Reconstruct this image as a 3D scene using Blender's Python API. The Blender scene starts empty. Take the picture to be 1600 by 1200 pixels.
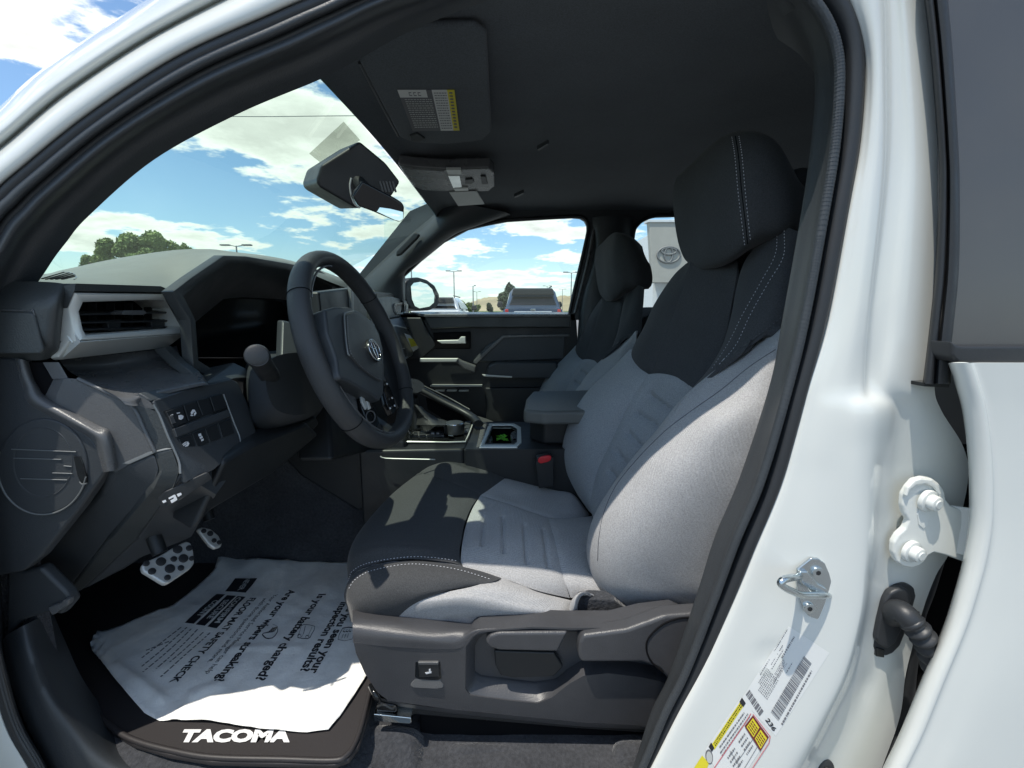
import bpy, bmesh, math, random
from mathutils import Vector, Matrix
from mathutils.bvhtree import BVHTree
from mathutils.geometry import tessellate_polygon
random.seed(7)
sc = bpy.context.scene
# ------------------------------------------------------------------ camera
F = 700.0; PITCH = math.atan2(600 - 483, F); CZ = 1.40
CP, SP = math.cos(PITCH), math.sin(PITCH)
cam_d = bpy.data.cameras.new('camera'); cam = bpy.data.objects.new('camera', cam_d)
sc.collection.objects.link(cam); sc.camera = cam
cam.location = (0, 0, CZ); cam.rotation_euler = (math.pi/2 - PITCH, 0, 0)
cam_d.sensor_width = 36; cam_d.lens = 36 * F / 1600; cam_d.clip_start = 0.02; cam_d.clip_end = 6000
sc.view_settings.view_transform = 'Standard'; sc.view_settings.look = 'None'
sc.view_settings.gamma = 1; sc.view_settings.use_curve_mapping = False
sc.view_settings.exposure = 0.72
sc.cycles.max_bounces = 10; sc.cycles.transparent_max_bounces = 16; sc.cycles.diffuse_bounces = 6
# ------------------------------------------------------------------ sun and sky
SUN = Vector((-0.30, -0.26, 1.0)).normalized()
ld = bpy.data.lights.new('sun', 'SUN'); ld.energy = 2.9; ld.angle = math.radians(0.53); ld.color = (1, .94, .84)
lo = bpy.data.objects.new('sun', ld); sc.collection.objects.link(lo)
lo.rotation_euler = SUN.to_track_quat('Z', 'Y').to_euler(); lo.location = (0, 0, 30)
world = bpy.data.worlds.new('World'); sc.world = world; world.use_nodes = True
nt = world.node_tree; nt.nodes.clear()
def N(t, tree=None, **kw):
    n = (tree or nt).nodes.new(t)
    for k, v in kw.items(): setattr(n, k, v)
    return n
def wire(a, b, tree=None): (tree or nt).links.new(a, b)
def dirpx(px, py):
    u = (px - 800) / F; v = (600 - py) / F
    return Vector((u, CP + SP * v, -SP + CP * v))
sky = N('ShaderNodeTexSky'); sky.sky_type = 'NISHITA'; sky.sun_disc = False
sky.sun_elevation = math.asin(SUN.z); sky.sun_rotation = math.atan2(SUN.x, SUN.y); sky.air_density = 1.0; sky.dust_density = .6; sky.ozone_density = 1.6
geo = N('ShaderNodeTexCoord')
def mth(op, a, b=None, c=None, clamp=False):
    n = N('ShaderNodeMath', operation=op); n.use_clamp = clamp
    for i, x in enumerate((a, b, c)):
        if x is None: continue
        if isinstance(x, (int, float)): n.inputs[i].default_value = x
        else: wire(x, n.inputs[i])
    return n.outputs[0]
sep = N('ShaderNodeSeparateXYZ'); wire(geo.outputs['Generated'], sep.inputs[0])
zz = mth('ADD', mth('MAXIMUM', sep.outputs[2], 0.0), 0.16)
comb = N('ShaderNodeCombineXYZ'); wire(mth('DIVIDE', sep.outputs[0], zz), comb.inputs[0]); wire(mth('DIVIDE', sep.outputs[1], zz), comb.inputs[1])
wire(mth('MULTIPLY', sep.outputs[2], 3.2), comb.inputs[2])
def noise(scale, detail, rough, vec):
    n = N('ShaderNodeTexNoise'); n.inputs['Scale'].default_value = scale; n.inputs['Detail'].default_value = detail
    n.inputs['Roughness'].default_value = rough; wire(vec, n.inputs['Vector']); return n.outputs[0]
n1 = noise(2.3, 9, .56, comb.outputs[0])
n2 = noise(5.5, 8, .6, comb.outputs[0])
dens = mth('ADD', mth('MULTIPLY', n1, .75), mth('MULTIPLY', n2, .34))
# clouds seen in the photograph: (pixel, half widths in degrees, weight)
CL = [(460,190,13,5.5,.17),(400,235,10,3,.10),(455,325,5,1.2,.14),(262,364,8,1.5,.16),(610,365,6,1.7,.15),(862,358,6,1.6,.17),(728,378,4,1.2,.14),
      (690,412,6,1.2,.13),(845,422,4,1.0,.13),(880,402,3,.8,.12),(120,382,5,1,.14),(655,300,5,3,.13),(90,45,8,3,.07),(20,15,8,4,.05),(50,85,3,.8,.12),(740,440,9,1.0,.10),
      (330,300,6,2.4,-.15),(800,405,9,.9,-.08),(30,140,5,2.5,-.16),(560,395,6,.8,-.05),(250,300,6,3,-.12)]
for px, py, ax, ay, w in CL:
    d = dirpx(px, py).normalized(); az = math.atan2(d.x, d.y)
    r = Vector((math.cos(az), -math.sin(az), 0)); u = r.cross(d).normalized()
    terms = []
    for vec, a in ((r, ax), (u, ay)):
        k = N('ShaderNodeVectorMath', operation='DOT_PRODUCT'); wire(geo.outputs['Generated'], k.inputs[0]); k.inputs[1].default_value = vec
        off = vec.dot(d)
        q = mth('DIVIDE', mth('SUBTRACT', k.outputs['Value'], off), math.sin(math.radians(a)))
        terms.append(mth('MULTIPLY', q, q))
    g = mth('EXPONENT', mth('MULTIPLY', mth('ADD', terms[0], terms[1]), -1.0))
    kf = N('ShaderNodeVectorMath', operation='DOT_PRODUCT'); wire(geo.outputs['Generated'], kf.inputs[0]); kf.inputs[1].default_value = d
    g = mth('MULTIPLY', g, mth('GREATER_THAN', kf.outputs['Value'], 0.0))
    dens = mth('ADD', dens, mth('MULTIPLY', g, w))
ramp = N('ShaderNodeMapRange'); ramp.interpolation_type = 'SMOOTHSTEP'; wire(dens, ramp.inputs[0])
ramp.inputs[1].default_value = .572; ramp.inputs[2].default_value = .650
# cloud brightness: lit rims, greyer thick middles
thick = N('ShaderNodeMapRange'); wire(dens, thick.inputs[0]); thick.inputs[1].default_value = .60; thick.inputs[2].default_value = .82
thick.inputs[3].default_value = 1.0; thick.inputs[4].default_value = .66
n3 = noise(9, 5, .6, comb.outputs[0])
cb = mth('MULTIPLY', thick.outputs[0], mth('ADD', mth('MULTIPLY', n3, .3), .85))
ccol = N('ShaderNodeVectorMath', operation='SCALE'); ccol.inputs[0].default_value = (5.7, 5.85, 5.65); wire(cb, ccol.inputs['Scale'])
SKYGAIN = N('ShaderNodeVectorMath', operation='MULTIPLY'); wire(sky.outputs[0], SKYGAIN.inputs[0]); SKYGAIN.inputs[1].default_value = (.66, .76, .80)
mixs = N('ShaderNodeMixRGB'); wire(ramp.outputs[0], mixs.inputs[0]); wire(SKYGAIN.outputs[0], mixs.inputs[1]); wire(ccol.outputs[0], mixs.inputs[2])
# pale band of far cloud low over the horizon
low = N('ShaderNodeMapRange'); low.interpolation_type = 'SMOOTHSTEP'; wire(sep.outputs[2], low.inputs[0]); low.inputs[1].default_value = 0.0; low.inputs[2].default_value = .15
low.inputs[3].default_value = .42; low.inputs[4].default_value = 0
mix2 = N('ShaderNodeMixRGB'); wire(low.outputs[0], mix2.inputs[0]); wire(mixs.outputs[0], mix2.inputs[1]); mix2.inputs[2].default_value = (4.2, 4.7, 4.8, 1)
bg = N('ShaderNodeBackground'); wire(mix2.outputs[0], bg.inputs[0]); bg.inputs[1].default_value = 0.15
wo = N('ShaderNodeOutputWorld'); wire(bg.outputs[0], wo.inputs[0])

# ------------------------------------------------------------------ helpers
def W(px, py, Y):
    d = dirpx(px, py); k = Y / d.y
    return Vector((d.x * k, Y, d.z * k + CZ))
def WX(px, py, X):
    d = dirpx(px, py); k = X / d.x
    return Vector((X, d.y * k, d.z * k + CZ))
def WZ(px, py, z):
    d = dirpx(px, py); k = z / d.z
    return Vector((d.x * k, d.y * k, z + CZ))
def WP(px, py, P, n):
    d = dirpx(px, py); o = Vector((0, 0, CZ)); k = (P - o).dot(n) / d.dot(n)
    return o + d * k
def proj(p):
    f = p[1] * CP - (p[2] - CZ) * SP; u = p[1] * SP + (p[2] - CZ) * CP
    return (800 + F * p[0] / f, 600 - F * u / f)
def LY(pts, Y): return [W(a, b, Y) for a, b in pts]
def LX(pts, X): return [WX(a, b, X) for a, b in pts]
def LZ(pts, z): return [WZ(a, b, z) for a, b in pts]
def thing(name, loc, label, cat, group=None):
    o = bpy.data.objects.new(name, None); sc.collection.objects.link(o); o.empty_display_size = .2
    o.location = loc; o['label'] = label; o['category'] = cat
    if group: o['group'] = group
    return o
def tag(o, label, cat, group=None):
    o['label'] = label; o['category'] = cat
    if group: o['group'] = group
    return o
def link(me, name, mat=None, parent=None, label=None, kind=None):
    o = bpy.data.objects.new(name, me); sc.collection.objects.link(o)
    if mat is not None:
        for m in (mat if isinstance(mat, (list, tuple)) else [mat]): me.materials.append(m)
    if parent is not None:
        o.parent = parent
        if parent.type == 'EMPTY': o.matrix_parent_inverse = Matrix.Translation(parent.location).inverted()
    if label: o['label'] = label
    if kind: o['kind'] = kind
    return o
def finish(bm, name, mat, parent, smooth=True, angle=38, **kw):
    bmesh.ops.recalc_face_normals(bm, faces=bm.faces[:]) if kw.pop('recalc', True) else None
    me = bpy.data.meshes.new(name); bm.to_mesh(me); bm.free()
    if smooth:
        me.shade_smooth()
        if angle: me.set_sharp_from_angle(angle=math.radians(angle))
    return link(me, name, mat, parent, **kw)
def slab(name, pts, vec, mat, parent, bevel=.003, seg=3, **kw):
    """closed polygon of 3D points pushed along vec, edges rounded"""
    vec = Vector(vec); bm = bmesh.new()
    a = [bm.verts.new(p) for p in pts]; b = [bm.verts.new(Vector(p) + vec) for p in pts]
    n = len(pts); bm.faces.new(a); bm.faces.new(b[::-1])
    for i in range(n): bm.faces.new((a[(i+1) % n], a[i], b[i], b[(i+1) % n]))
    bmesh.ops.recalc_face_normals(bm, faces=bm.faces[:])
    if bevel:
        bmesh.ops.bevel(bm, geom=bm.edges[:], offset=bevel, segments=seg, profile=.5, affect='EDGES', clamp_overlap=True)
    bmesh.ops.triangulate(bm, faces=[f for f in bm.faces if len(f.verts) > 4])
    o = finish(bm, name, mat, parent, **kw)
    m = o.modifiers.new('wn', 'WEIGHTED_NORMAL'); m.keep_sharp = True
    return o
def box(name, lo, hi, mat, parent, bevel=.003, seg=2, **kw):
    pts = [(lo[0], lo[1], lo[2]), (hi[0], lo[1], lo[2]), (hi[0], hi[1], lo[2]), (lo[0], hi[1], lo[2])]
    return slab(name, [Vector(p) for p in pts], (0, 0, hi[2]-lo[2]), mat, parent, bevel, seg, **kw)
def cr(p0, p1, p2, p3, t):
    return .5 * ((2*p1) + (p2-p0)*t + (2*p0-5*p1+4*p2-p3)*t*t + (3*p1-p0-3*p2+p3)*t**3)
def spline(pts, res, closed=False):
    pts = [Vector(p) for p in pts]; n = len(pts); out = []
    for i in range(n if closed else n-1):
        if closed: q = [pts[(i+k-1) % n] for k in range(4)]
        else: q = [pts[max(i-1, 0)], pts[i], pts[i+1], pts[min(i+2, n-1)]]
        if not closed and i == 0: q[0] = 2*q[1]-q[2]
        if not closed and i == n-2: q[3] = 2*q[2]-q[1]
        for k in range(res): out.append(cr(*q, k/res))
    if not closed: out.append(pts[-1])
    return out
def segd(p, a, b):
    ax, ay = a; bx, by = b; dx, dy = bx-ax, by-ay; L = dx*dx+dy*dy
    t = 0 if L == 0 else max(0, min(1, ((p[0]-ax)*dx+(p[1]-ay)*dy)/L))
    return math.hypot(p[0]-ax-t*dx, p[1]-ay-t*dy)
def gridmesh(g, name, mat, parent, seam=0, seamw=.008, grooves=(), closeu=False, thick=0, sides='LRTB', relief=None, **kw):
    R, C = len(g), len(g[0])
    nor = [[None]*C for _ in range(R)]
    for i in range(R):
        for j in range(C):
            du = g[i][min(j+1, C-1)] - g[i][max(j-1, 0)]; dv = g[min(i+1, R-1)][j] - g[max(i-1, 0)][j]
            nn = du.cross(dv); nor[i][j] = nn.normalized() if nn.length > 1e-12 else Vector((0, -1, 0))
    mid = g[R//2][C//2]; flip = nor[R//2][C//2].dot(Vector((0, 0, CZ)) - mid) < 0
    if flip: nor = [[-v for v in r] for r in nor]
    out = [[p.copy() for p in r] for r in g]
    for i in range(R):
        for j in range(C):
            off = 0
            if seam:
                ds = []
                if 'T' in sides: ds.append((g[i][j]-g[0][j]).length)
                if 'B' in sides: ds.append((g[i][j]-g[R-1][j]).length)
                if 'L' in sides: ds.append((g[i][j]-g[i][0]).length)
                if 'R' in sides: ds.append((g[i][j]-g[i][C-1]).length)
                if ds: off -= seam*math.exp(-(min(ds)/seamw)**1.3)
            if grooves:
                q = proj(g[i][j])
                for pl, w, dp in grooves:
                    d = min(segd(q, pl[k], pl[k+1]) for k in range(len(pl)-1))
                    if d < 3*w: off -= dp*math.exp(-(d/w)**2)
            if relief: off += relief(g[i][j])
            out[i][j] = g[i][j] + nor[i][j]*off
    vs = [tuple(p) for r in out for p in r]; fs = []
    for i in range(R-1):
        for j in range(C-1):
            f = (i*C+j, i*C+j+1, (i+1)*C+j+1, (i+1)*C+j); fs.append(f)
    if flip: fs = [f[::-1] for f in fs]
    if thick:
        nb = len(vs)
        vs += [tuple(out[i][j] - nor[i][j]*thick) for i in range(R) for j in range(C)]
        fs += [tuple(nb+k for k in f[::-1]) for f in fs[:]]
        loop = [(0, j) for j in range(C)] + [(i, C-1) for i in range(1, R)] + [(R-1, j) for j in range(C-2, -1, -1)] + [(i, 0) for i in range(R-2, 0, -1)]
        for k in range(len(loop)):
            a = loop[k]; b = loop[(k+1) % len(loop)]; ia = a[0]*C+a[1]; ib = b[0]*C+b[1]
            fs.append((ia, ib, nb+ib, nb+ia) if flip else (ib, ia, nb+ia, nb+ib))
    me = bpy.data.meshes.new(name); me.from_pydata(vs, [], fs); me.update(); me.shade_smooth()
    if thick: me.set_sharp_from_angle(angle=math.radians(60))
    return link(me, name, mat, parent, **kw)
def net(rows, ru, rv, fn=None):
    """rows of (px,py,Y) (or 3D vectors when fn is False) -> dense smooth grid"""
    R = [[(W(*p) if fn is None else (Vector(p) if fn is False else fn(*p))) for p in r] for r in rows]
    R = [spline(r, ru) for r in R]
    cols = [spline([r[j] for r in R], rv) for j in range(len(R[0]))]
    return [[cols[j][i] for j in range(len(cols))] for i in range(len(cols[0]))]
def panel(name, rows, mat, parent, ru=8, rv=8, fn=None, **kw):
    return gridmesh(net(rows, ru, rv, fn), name, mat, parent, **kw)
def tube(name, pts, r, mat, parent, closed=False, seg=12, res=6, up=None, ra=None, cap=True, **kw):
    """round (r) or oval (r along side, ra along 'up') section swept along points"""
    P = spline(pts, res, closed) if res > 1 else [Vector(p) for p in pts]
    n = len(P); rr = r if callable(r) else (lambda t: r); rb = ra if callable(ra) else (lambda t: ra) if ra else rr
    vs = []; fs = []; prev = None
    for i, p in enumerate(P):
        t = (P[(i+1) % n] - P[i-1]) if closed else (P[min(i+1, n-1)] - P[max(i-1, 0)])
        t.normalize()
        if up is not None: s = t.cross(Vector(up)).normalized()
        else:
            s = prev - t*prev.dot(t) if prev else t.orthogonal()
            s.normalize(); prev = s
        u = s.cross(t).normalized(); tt = i/max(1, n-1)
        for k in range(seg):
            a = 2*math.pi*k/seg
            vs.append(tuple(p + s*math.cos(a)*rr(tt) + u*math.sin(a)*rb(tt)))
    for i in range(n if closed else n-1):
        for k in range(seg):
            a = i*seg+k; b = i*seg+(k+1) % seg; c = ((i+1) % n)*seg+(k+1) % seg; d = ((i+1) % n)*seg+k
            fs.append((a, b, c, d))
    if not closed and cap: fs += [tuple(range(seg))[::-1], tuple(range((n-1)*seg, n*seg))]
    bm = bmesh.new(); vv = [bm.verts.new(v) for v in vs]
    for f in fs: bm.faces.new([vv[k] for k in f])
    return finish(bm, name, mat, parent, angle=50, **kw)
def loft(name, loops, mat, parent, res=1, cap=True, angle=40, **kw):
    L = [[Vector(p) for p in l] for l in loops]
    if res > 1: L = [spline(l, res, True) for l in L]
    n = len(L[0]); bm = bmesh.new(); V = [[bm.verts.new(p) for p in l] for l in L]
    for i in range(len(L)-1):
        for k in range(n): bm.faces.new((V[i][k], V[i][(k+1) % n], V[i+1][(k+1) % n], V[i+1][k]))
    if cap:
        bm.faces.new(V[0][::-1]); bm.faces.new(V[-1])
        bmesh.ops.triangulate(bm, faces=[f for f in bm.faces if len(f.verts) > 4])
    return finish(bm, name, mat, parent, angle=angle, **kw)
def cyl(name, c, axis, r, h, mat, parent, seg=24, r2=None, bevel=0, **kw):
    axis = Vector(axis).normalized(); s = axis.orthogonal().normalized(); u = axis.cross(s); c = Vector(c)
    r2 = r if r2 is None else r2
    prof = [(r, 0), (r2, h)] if not bevel else [(r, 0), (r2, h-bevel), (r2-bevel*.3, h-bevel*.3), (r2-bevel, h)]
    loops = [[c + axis*z + (s*math.cos(2*math.pi*k/seg) + u*math.sin(2*math.pi*k/seg))*q for k in range(seg)] for q, z in prof]
    return loft(name, loops, mat, parent, **kw)
def ring(name, outer, inner, vec, mat, parent, depth_in=None, **kw):
    """frame between two loops with equal counts, thickness vec; the inside wall goes depth_in deep"""
    vec = Vector(vec); di = Vector(depth_in) if depth_in is not None else vec
    bm = bmesh.new(); n = len(outer)
    A = [bm.verts.new(Vector(p)) for p in outer]; B = [bm.verts.new(Vector(p)) for p in inner]
    C_ = [bm.verts.new(Vector(p)+vec) for p in outer]; D = [bm.verts.new(Vector(p)+di) for p in inner]
    for i in range(n):
        j = (i+1) % n
        bm.faces.new((A[i], A[j], B[j], B[i])); bm.faces.new((C_[i], C_[j], A[j], A[i])); bm.faces.new((B[i], B[j], D[j], D[i])); bm.faces.new((D[i], D[j], C_[j], C_[i]))
    bmesh.ops.recalc_face_normals(bm, faces=bm.faces[:])
    es = [e for e in bm.edges if (e.verts[0] in A and e.verts[1] in A) or (e.verts[0] in B and e.verts[1] in B)]
    bmesh.ops.bevel(bm, geom=es, offset=kw.pop('bevel', .0015), segments=2, profile=.5, affect='EDGES')
    return finish(bm, name, mat, parent, **kw)
def plate(name, outer, holes, mat, parent, vec=(0, .01, 0), **kw):
    """flat sheet with holes, given thickness vec"""
    loops = [[Vector(p) for p in outer]] + [[Vector(p) for p in h] for h in holes]
    tris = tessellate_polygon(loops); flat = [p for l in loops for p in l]; vec = Vector(vec)
    bm = bmesh.new(); A = [bm.verts.new(p) for p in flat]; B = [bm.verts.new(p+vec) for p in flat]
    for t in tris:
        try: bm.faces.new([A[k] for k in t]); bm.faces.new([B[k] for k in t][::-1])
        except ValueError: pass
    s = 0
    for l in loops:
        n = len(l)
        for i in range(n): bm.faces.new((A[s+i], A[s+(i+1) % n], B[s+(i+1) % n], B[s+i]))
        s += n
    return finish(bm, name, mat, parent, angle=30, **kw)
def bvh(objs):
    vs = []; fs = []
    for o in (objs if isinstance(objs, (list, tuple)) else [objs]):
        b = len(vs); vs += [v.co.copy() for v in o.data.vertices]; fs += [[b+k for k in p.vertices] for p in o.data.polygons]
    return BVHTree.FromPolygons(vs, fs)
def hit(tree, px, py):
    d = dirpx(px, py).normalized(); loc, n, i, dist = tree.ray_cast(Vector((0, 0, CZ)), d)
    if loc is None: return None
    if n.dot(d) > 0: n = -n
    return loc, n
def pxline(pts, step):
    sp = spline([Vector((a, b, 0)) for a, b in pts], 12); return [(p.x, p.y) for p in sp]
def stitches(name, tree, pts, mat, parent, dash=.0042, gap=.0024, w=.0009, lift=.0006, h=.0007, **kw):
    """row of thread dashes lying on a surface"""
    P = []
    for q in pxline(pts, 1):
        r = hit(tree, *q)
        if r: P.append(r)
    bm = bmesh.new(); s = 0; i = 0; pos = 0.0; seglen = []
    for k in range(len(P)-1): seglen.append((P[k+1][0]-P[k][0]).length)
    tot = sum(seglen)
    def at(t):
        a = 0
        for k, L in enumerate(seglen):
            if a+L >= t and L > 0: f = (t-a)/L; return P[k][0].lerp(P[k+1][0], f), P[k][1].lerp(P[k+1][1], f).normalized()
            a += L
        return P[-1]
    while s + dash < tot:
        a, na = at(s); b, nb = at(s+dash); d = (b-a).normalized() if (b-a).length else Vector((1, 0, 0)); sd = d.cross(na).normalized()*w
        if (b-a).length < dash*1.8:
            a1 = a+na*lift; b1 = b+nb*lift; m = (a1+b1)/2+na*h
            vs = [bm.verts.new(a1), bm.verts.new(m+sd), bm.verts.new(b1), bm.verts.new(m-sd), bm.verts.new(m+na*h)]
            for t in ((0, 1, 4), (1, 2, 4), (2, 3, 4), (3, 0, 4)): bm.faces.new([vs[q] for q in t])
        s += dash+gap
    return finish(bm, name, mat, parent, **kw)
def seamline(name, tree, pts, r, mat, parent, lift=0, **kw):
    P = []
    for q in pxline(pts, 1):
        h_ = hit(tree, *q)
        if h_: P.append(h_[0]+h_[1]*lift)
    return tube(name, P[::2]+[P[-1]], r, mat, parent, res=1, seg=6, **kw)
_fc = {}
def textgeo(s, bold=False, off=.03):
    cu = bpy.data.curves.new('t', 'FONT'); cu.body = s; cu.size = 1; cu.resolution_u = 3
    if bold: cu.offset = off
    o = bpy.data.objects.new('t', cu); sc.collection.objects.link(o)
    dg = bpy.context.evaluated_depsgraph_get(); dg.update()
    me = bpy.data.meshes.new_from_object(o.evaluated_get(dg)); bpy.data.objects.remove(o)
    vs = [v.co.copy() for v in me.vertices]; fs = [list(p.vertices) for p in me.polygons]; bpy.data.meshes.remove(me)
    return vs, fs
def decal(name, vs, fs, S, E, up_h, tree, mat, parent, lift=.0006, width=None, shear=0, nrm=None, **kw):
    """2D shape (vs,fs) laid on a surface: x runs from S to E, y is up; up_h metres for one unit of y"""
    x0 = min(v.x for v in vs) if width is None else 0; x1 = max(v.x for v in vs) if width is None else width
    ax = (E-S)/(x1-x0); n = nrm
    uy = n.cross(ax.normalized()).normalized()*up_h
    out = []
    for v in vs:
        p = S + ax*(v.x-x0+shear*v.y) + uy*v.y
        if tree:
            h_ = tree.ray_cast(p+n*.03, -n)
            if h_[0] is not None: p = h_[0]
        out.append(tuple(p+n*lift))
    me = bpy.data.meshes.new(name); me.from_pydata(out, [], fs); me.update()
    return link(me, name, mat, parent, **kw)
def rects(R):
    vs = []; fs = []
    for x0, y0, x1, y1 in R:
        b = len(vs); vs += [Vector((x0, y0, 0)), Vector((x1, y0, 0)), Vector((x1, y1, 0)), Vector((x0, y1, 0))]; fs.append([b, b+1, b+2, b+3])
    return vs, fs
# ------------------------------------------------------------------ materials
def mat(name, col, rough=.5, metal=0, spec=.5, coat=0, bump=None, var=0, varscale=6, sheen=0, weave=None, alpha=None, roughvar=0):
    m = bpy.data.materials.new(name); m.use_nodes = True; t = m.node_tree; b = t.nodes['Principled BSDF']
    b.inputs['Base Color'].default_value = (*col, 1); b.inputs['Roughness'].default_value = rough; b.inputs['Metallic'].default_value = metal
    b.inputs['Specular IOR Level'].default_value = spec; b.inputs['Coat Weight'].default_value = coat; b.inputs['Coat Roughness'].default_value = .04
    b.inputs['Sheen Weight'].default_value = sheen; b.inputs['Sheen Roughness'].default_value = .4
    tc = t.nodes.new('ShaderNodeTexCoord')
    def nz(scale, detail=4, rough_=.6):
        n = t.nodes.new('ShaderNodeTexNoise'); n.inputs['Scale'].default_value = scale; n.inputs['Detail'].default_value = detail; n.inputs['Roughness'].default_value = rough_
        t.links.new(tc.outputs['Object'], n.inputs['Vector']); return n
    if var or weave:
        n = nz(varscale); mr = t.nodes.new('ShaderNodeMapRange'); t.links.new(n.outputs[0], mr.inputs[0]); mr.inputs[1].default_value = .3; mr.inputs[2].default_value = .7
        mr.inputs[3].default_value = 1-var; mr.inputs[4].default_value = 1+var
        last = mr.outputs[0]
        if weave:
            n2 = nz(weave, 2, .5); mr2 = t.nodes.new('ShaderNodeMapRange'); t.links.new(n2.outputs[0], mr2.inputs[0]); mr2.inputs[1].default_value = .3; mr2.inputs[2].default_value = .7
            mr2.inputs[3].default_value = .8; mr2.inputs[4].default_value = 1.2
            mm = t.nodes.new('ShaderNodeMath'); mm.operation = 'MULTIPLY'; t.links.new(last, mm.inputs[0]); t.links.new(mr2.outputs[0], mm.inputs[1]); last = mm.outputs[0]
        vm = t.nodes.new('ShaderNodeVectorMath'); vm.operation = 'SCALE'; vm.inputs[0].default_value = col; t.links.new(last, vm.inputs['Scale']); t.links.new(vm.outputs[0], b.inputs['Base Color'])
    if roughvar:
        n = nz(14, 5); mr = t.nodes.new('ShaderNodeMapRange'); t.links.new(n.outputs[0], mr.inputs[0]); mr.inputs[1].default_value = .3; mr.inputs[2].default_value = .7
        mr.inputs[3].default_value = rough-roughvar; mr.inputs[4].default_value = rough+roughvar; t.links.new(mr.outputs[0], b.inputs['Roughness'])
    if bump:
        kind, scale, dist = bump
        if kind == 'noise': h = nz(scale, 3).outputs[0]
        elif kind == 'voronoi':
            v = t.nodes.new('ShaderNodeTexVoronoi'); v.inputs['Scale'].default_value = scale; v.feature = 'DISTANCE_TO_EDGE'; t.links.new(tc.outputs['Object'], v.inputs['Vector'])
            mr = t.nodes.new('ShaderNodeMapRange'); t.links.new(v.outputs[0], mr.inputs[0]); mr.inputs[2].default_value = .2; h = mr.outputs[0]
        else:
            # woven cloth: two crossed fine waves broken up by noise
            w1 = t.nodes.new('ShaderNodeTexWave'); w1.bands_direction = 'Z'; w1.inputs['Scale'].default_value = scale; w1.inputs['Distortion'].default_value = .6; w1.inputs['Detail Scale'].default_value = 3
            w2 = t.nodes.new('ShaderNodeTexWave'); w2.bands_direction = 'X'; w2.inputs['Scale'].default_value = scale*.8; w2.inputs['Distortion'].default_value = .6
            for w in (w1, w2): t.links.new(tc.outputs['Object'], w.inputs['Vector'])
            n = nz(900, 2); a = t.nodes.new('ShaderNodeMath'); a.operation = 'ADD'; t.links.new(w1.outputs['Fac'], a.inputs[0]); t.links.new(w2.outputs['Fac'], a.inputs[1])
            a2 = t.nodes.new('ShaderNodeMath'); a2.operation = 'ADD'; t.links.new(a.outputs[0], a2.inputs[0]); t.links.new(n.outputs[0], a2.inputs[1]); h = a2.outputs[0]
        bp = t.nodes.new('ShaderNodeBump'); bp.inputs['Strength'].default_value = .6; bp.inputs['Distance'].default_value = dist
        t.links.new(h, bp.inputs['Height']); t.links.new(bp.outputs[0], b.inputs['Normal'])
    return m
def glass(name, tint, refl=1.0, rough=0.0):
    m = bpy.data.materials.new(name); m.use_nodes = True; t = m.node_tree; t.nodes.clear()
    o = t.nodes.new('ShaderNodeOutputMaterial'); tr = t.nodes.new('ShaderNodeBsdfTransparent'); tr.inputs[0].default_value = (*tint, 1)
    gl = t.nodes.new('ShaderNodeBsdfGlossy'); gl.inputs['Roughness'].default_value = rough; gl.inputs[0].default_value = (refl, refl, refl, 1)
    lw = t.nodes.new('ShaderNodeLayerWeight'); lw.inputs[0].default_value = .5; pw = t.nodes.new('ShaderNodeMath'); pw.operation = 'POWER'; pw.inputs[1].default_value = 5; t.links.new(lw.outputs['Facing'], pw.inputs[0]); fr = t.nodes.new('ShaderNodeMath'); fr.operation = 'MULTIPLY_ADD'; fr.inputs[1].default_value = .9; fr.inputs[2].default_value = .04; t.links.new(pw.outputs[0], fr.inputs[0]); mx = t.nodes.new('ShaderNodeMixShader')
    t.links.new(fr.outputs[0], mx.inputs[0]); t.links.new(tr.outputs[0], mx.inputs[1]); t.links.new(gl.outputs[0], mx.inputs[2]); t.links.new(mx.outputs[0], o.inputs[0])
    return m
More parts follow.
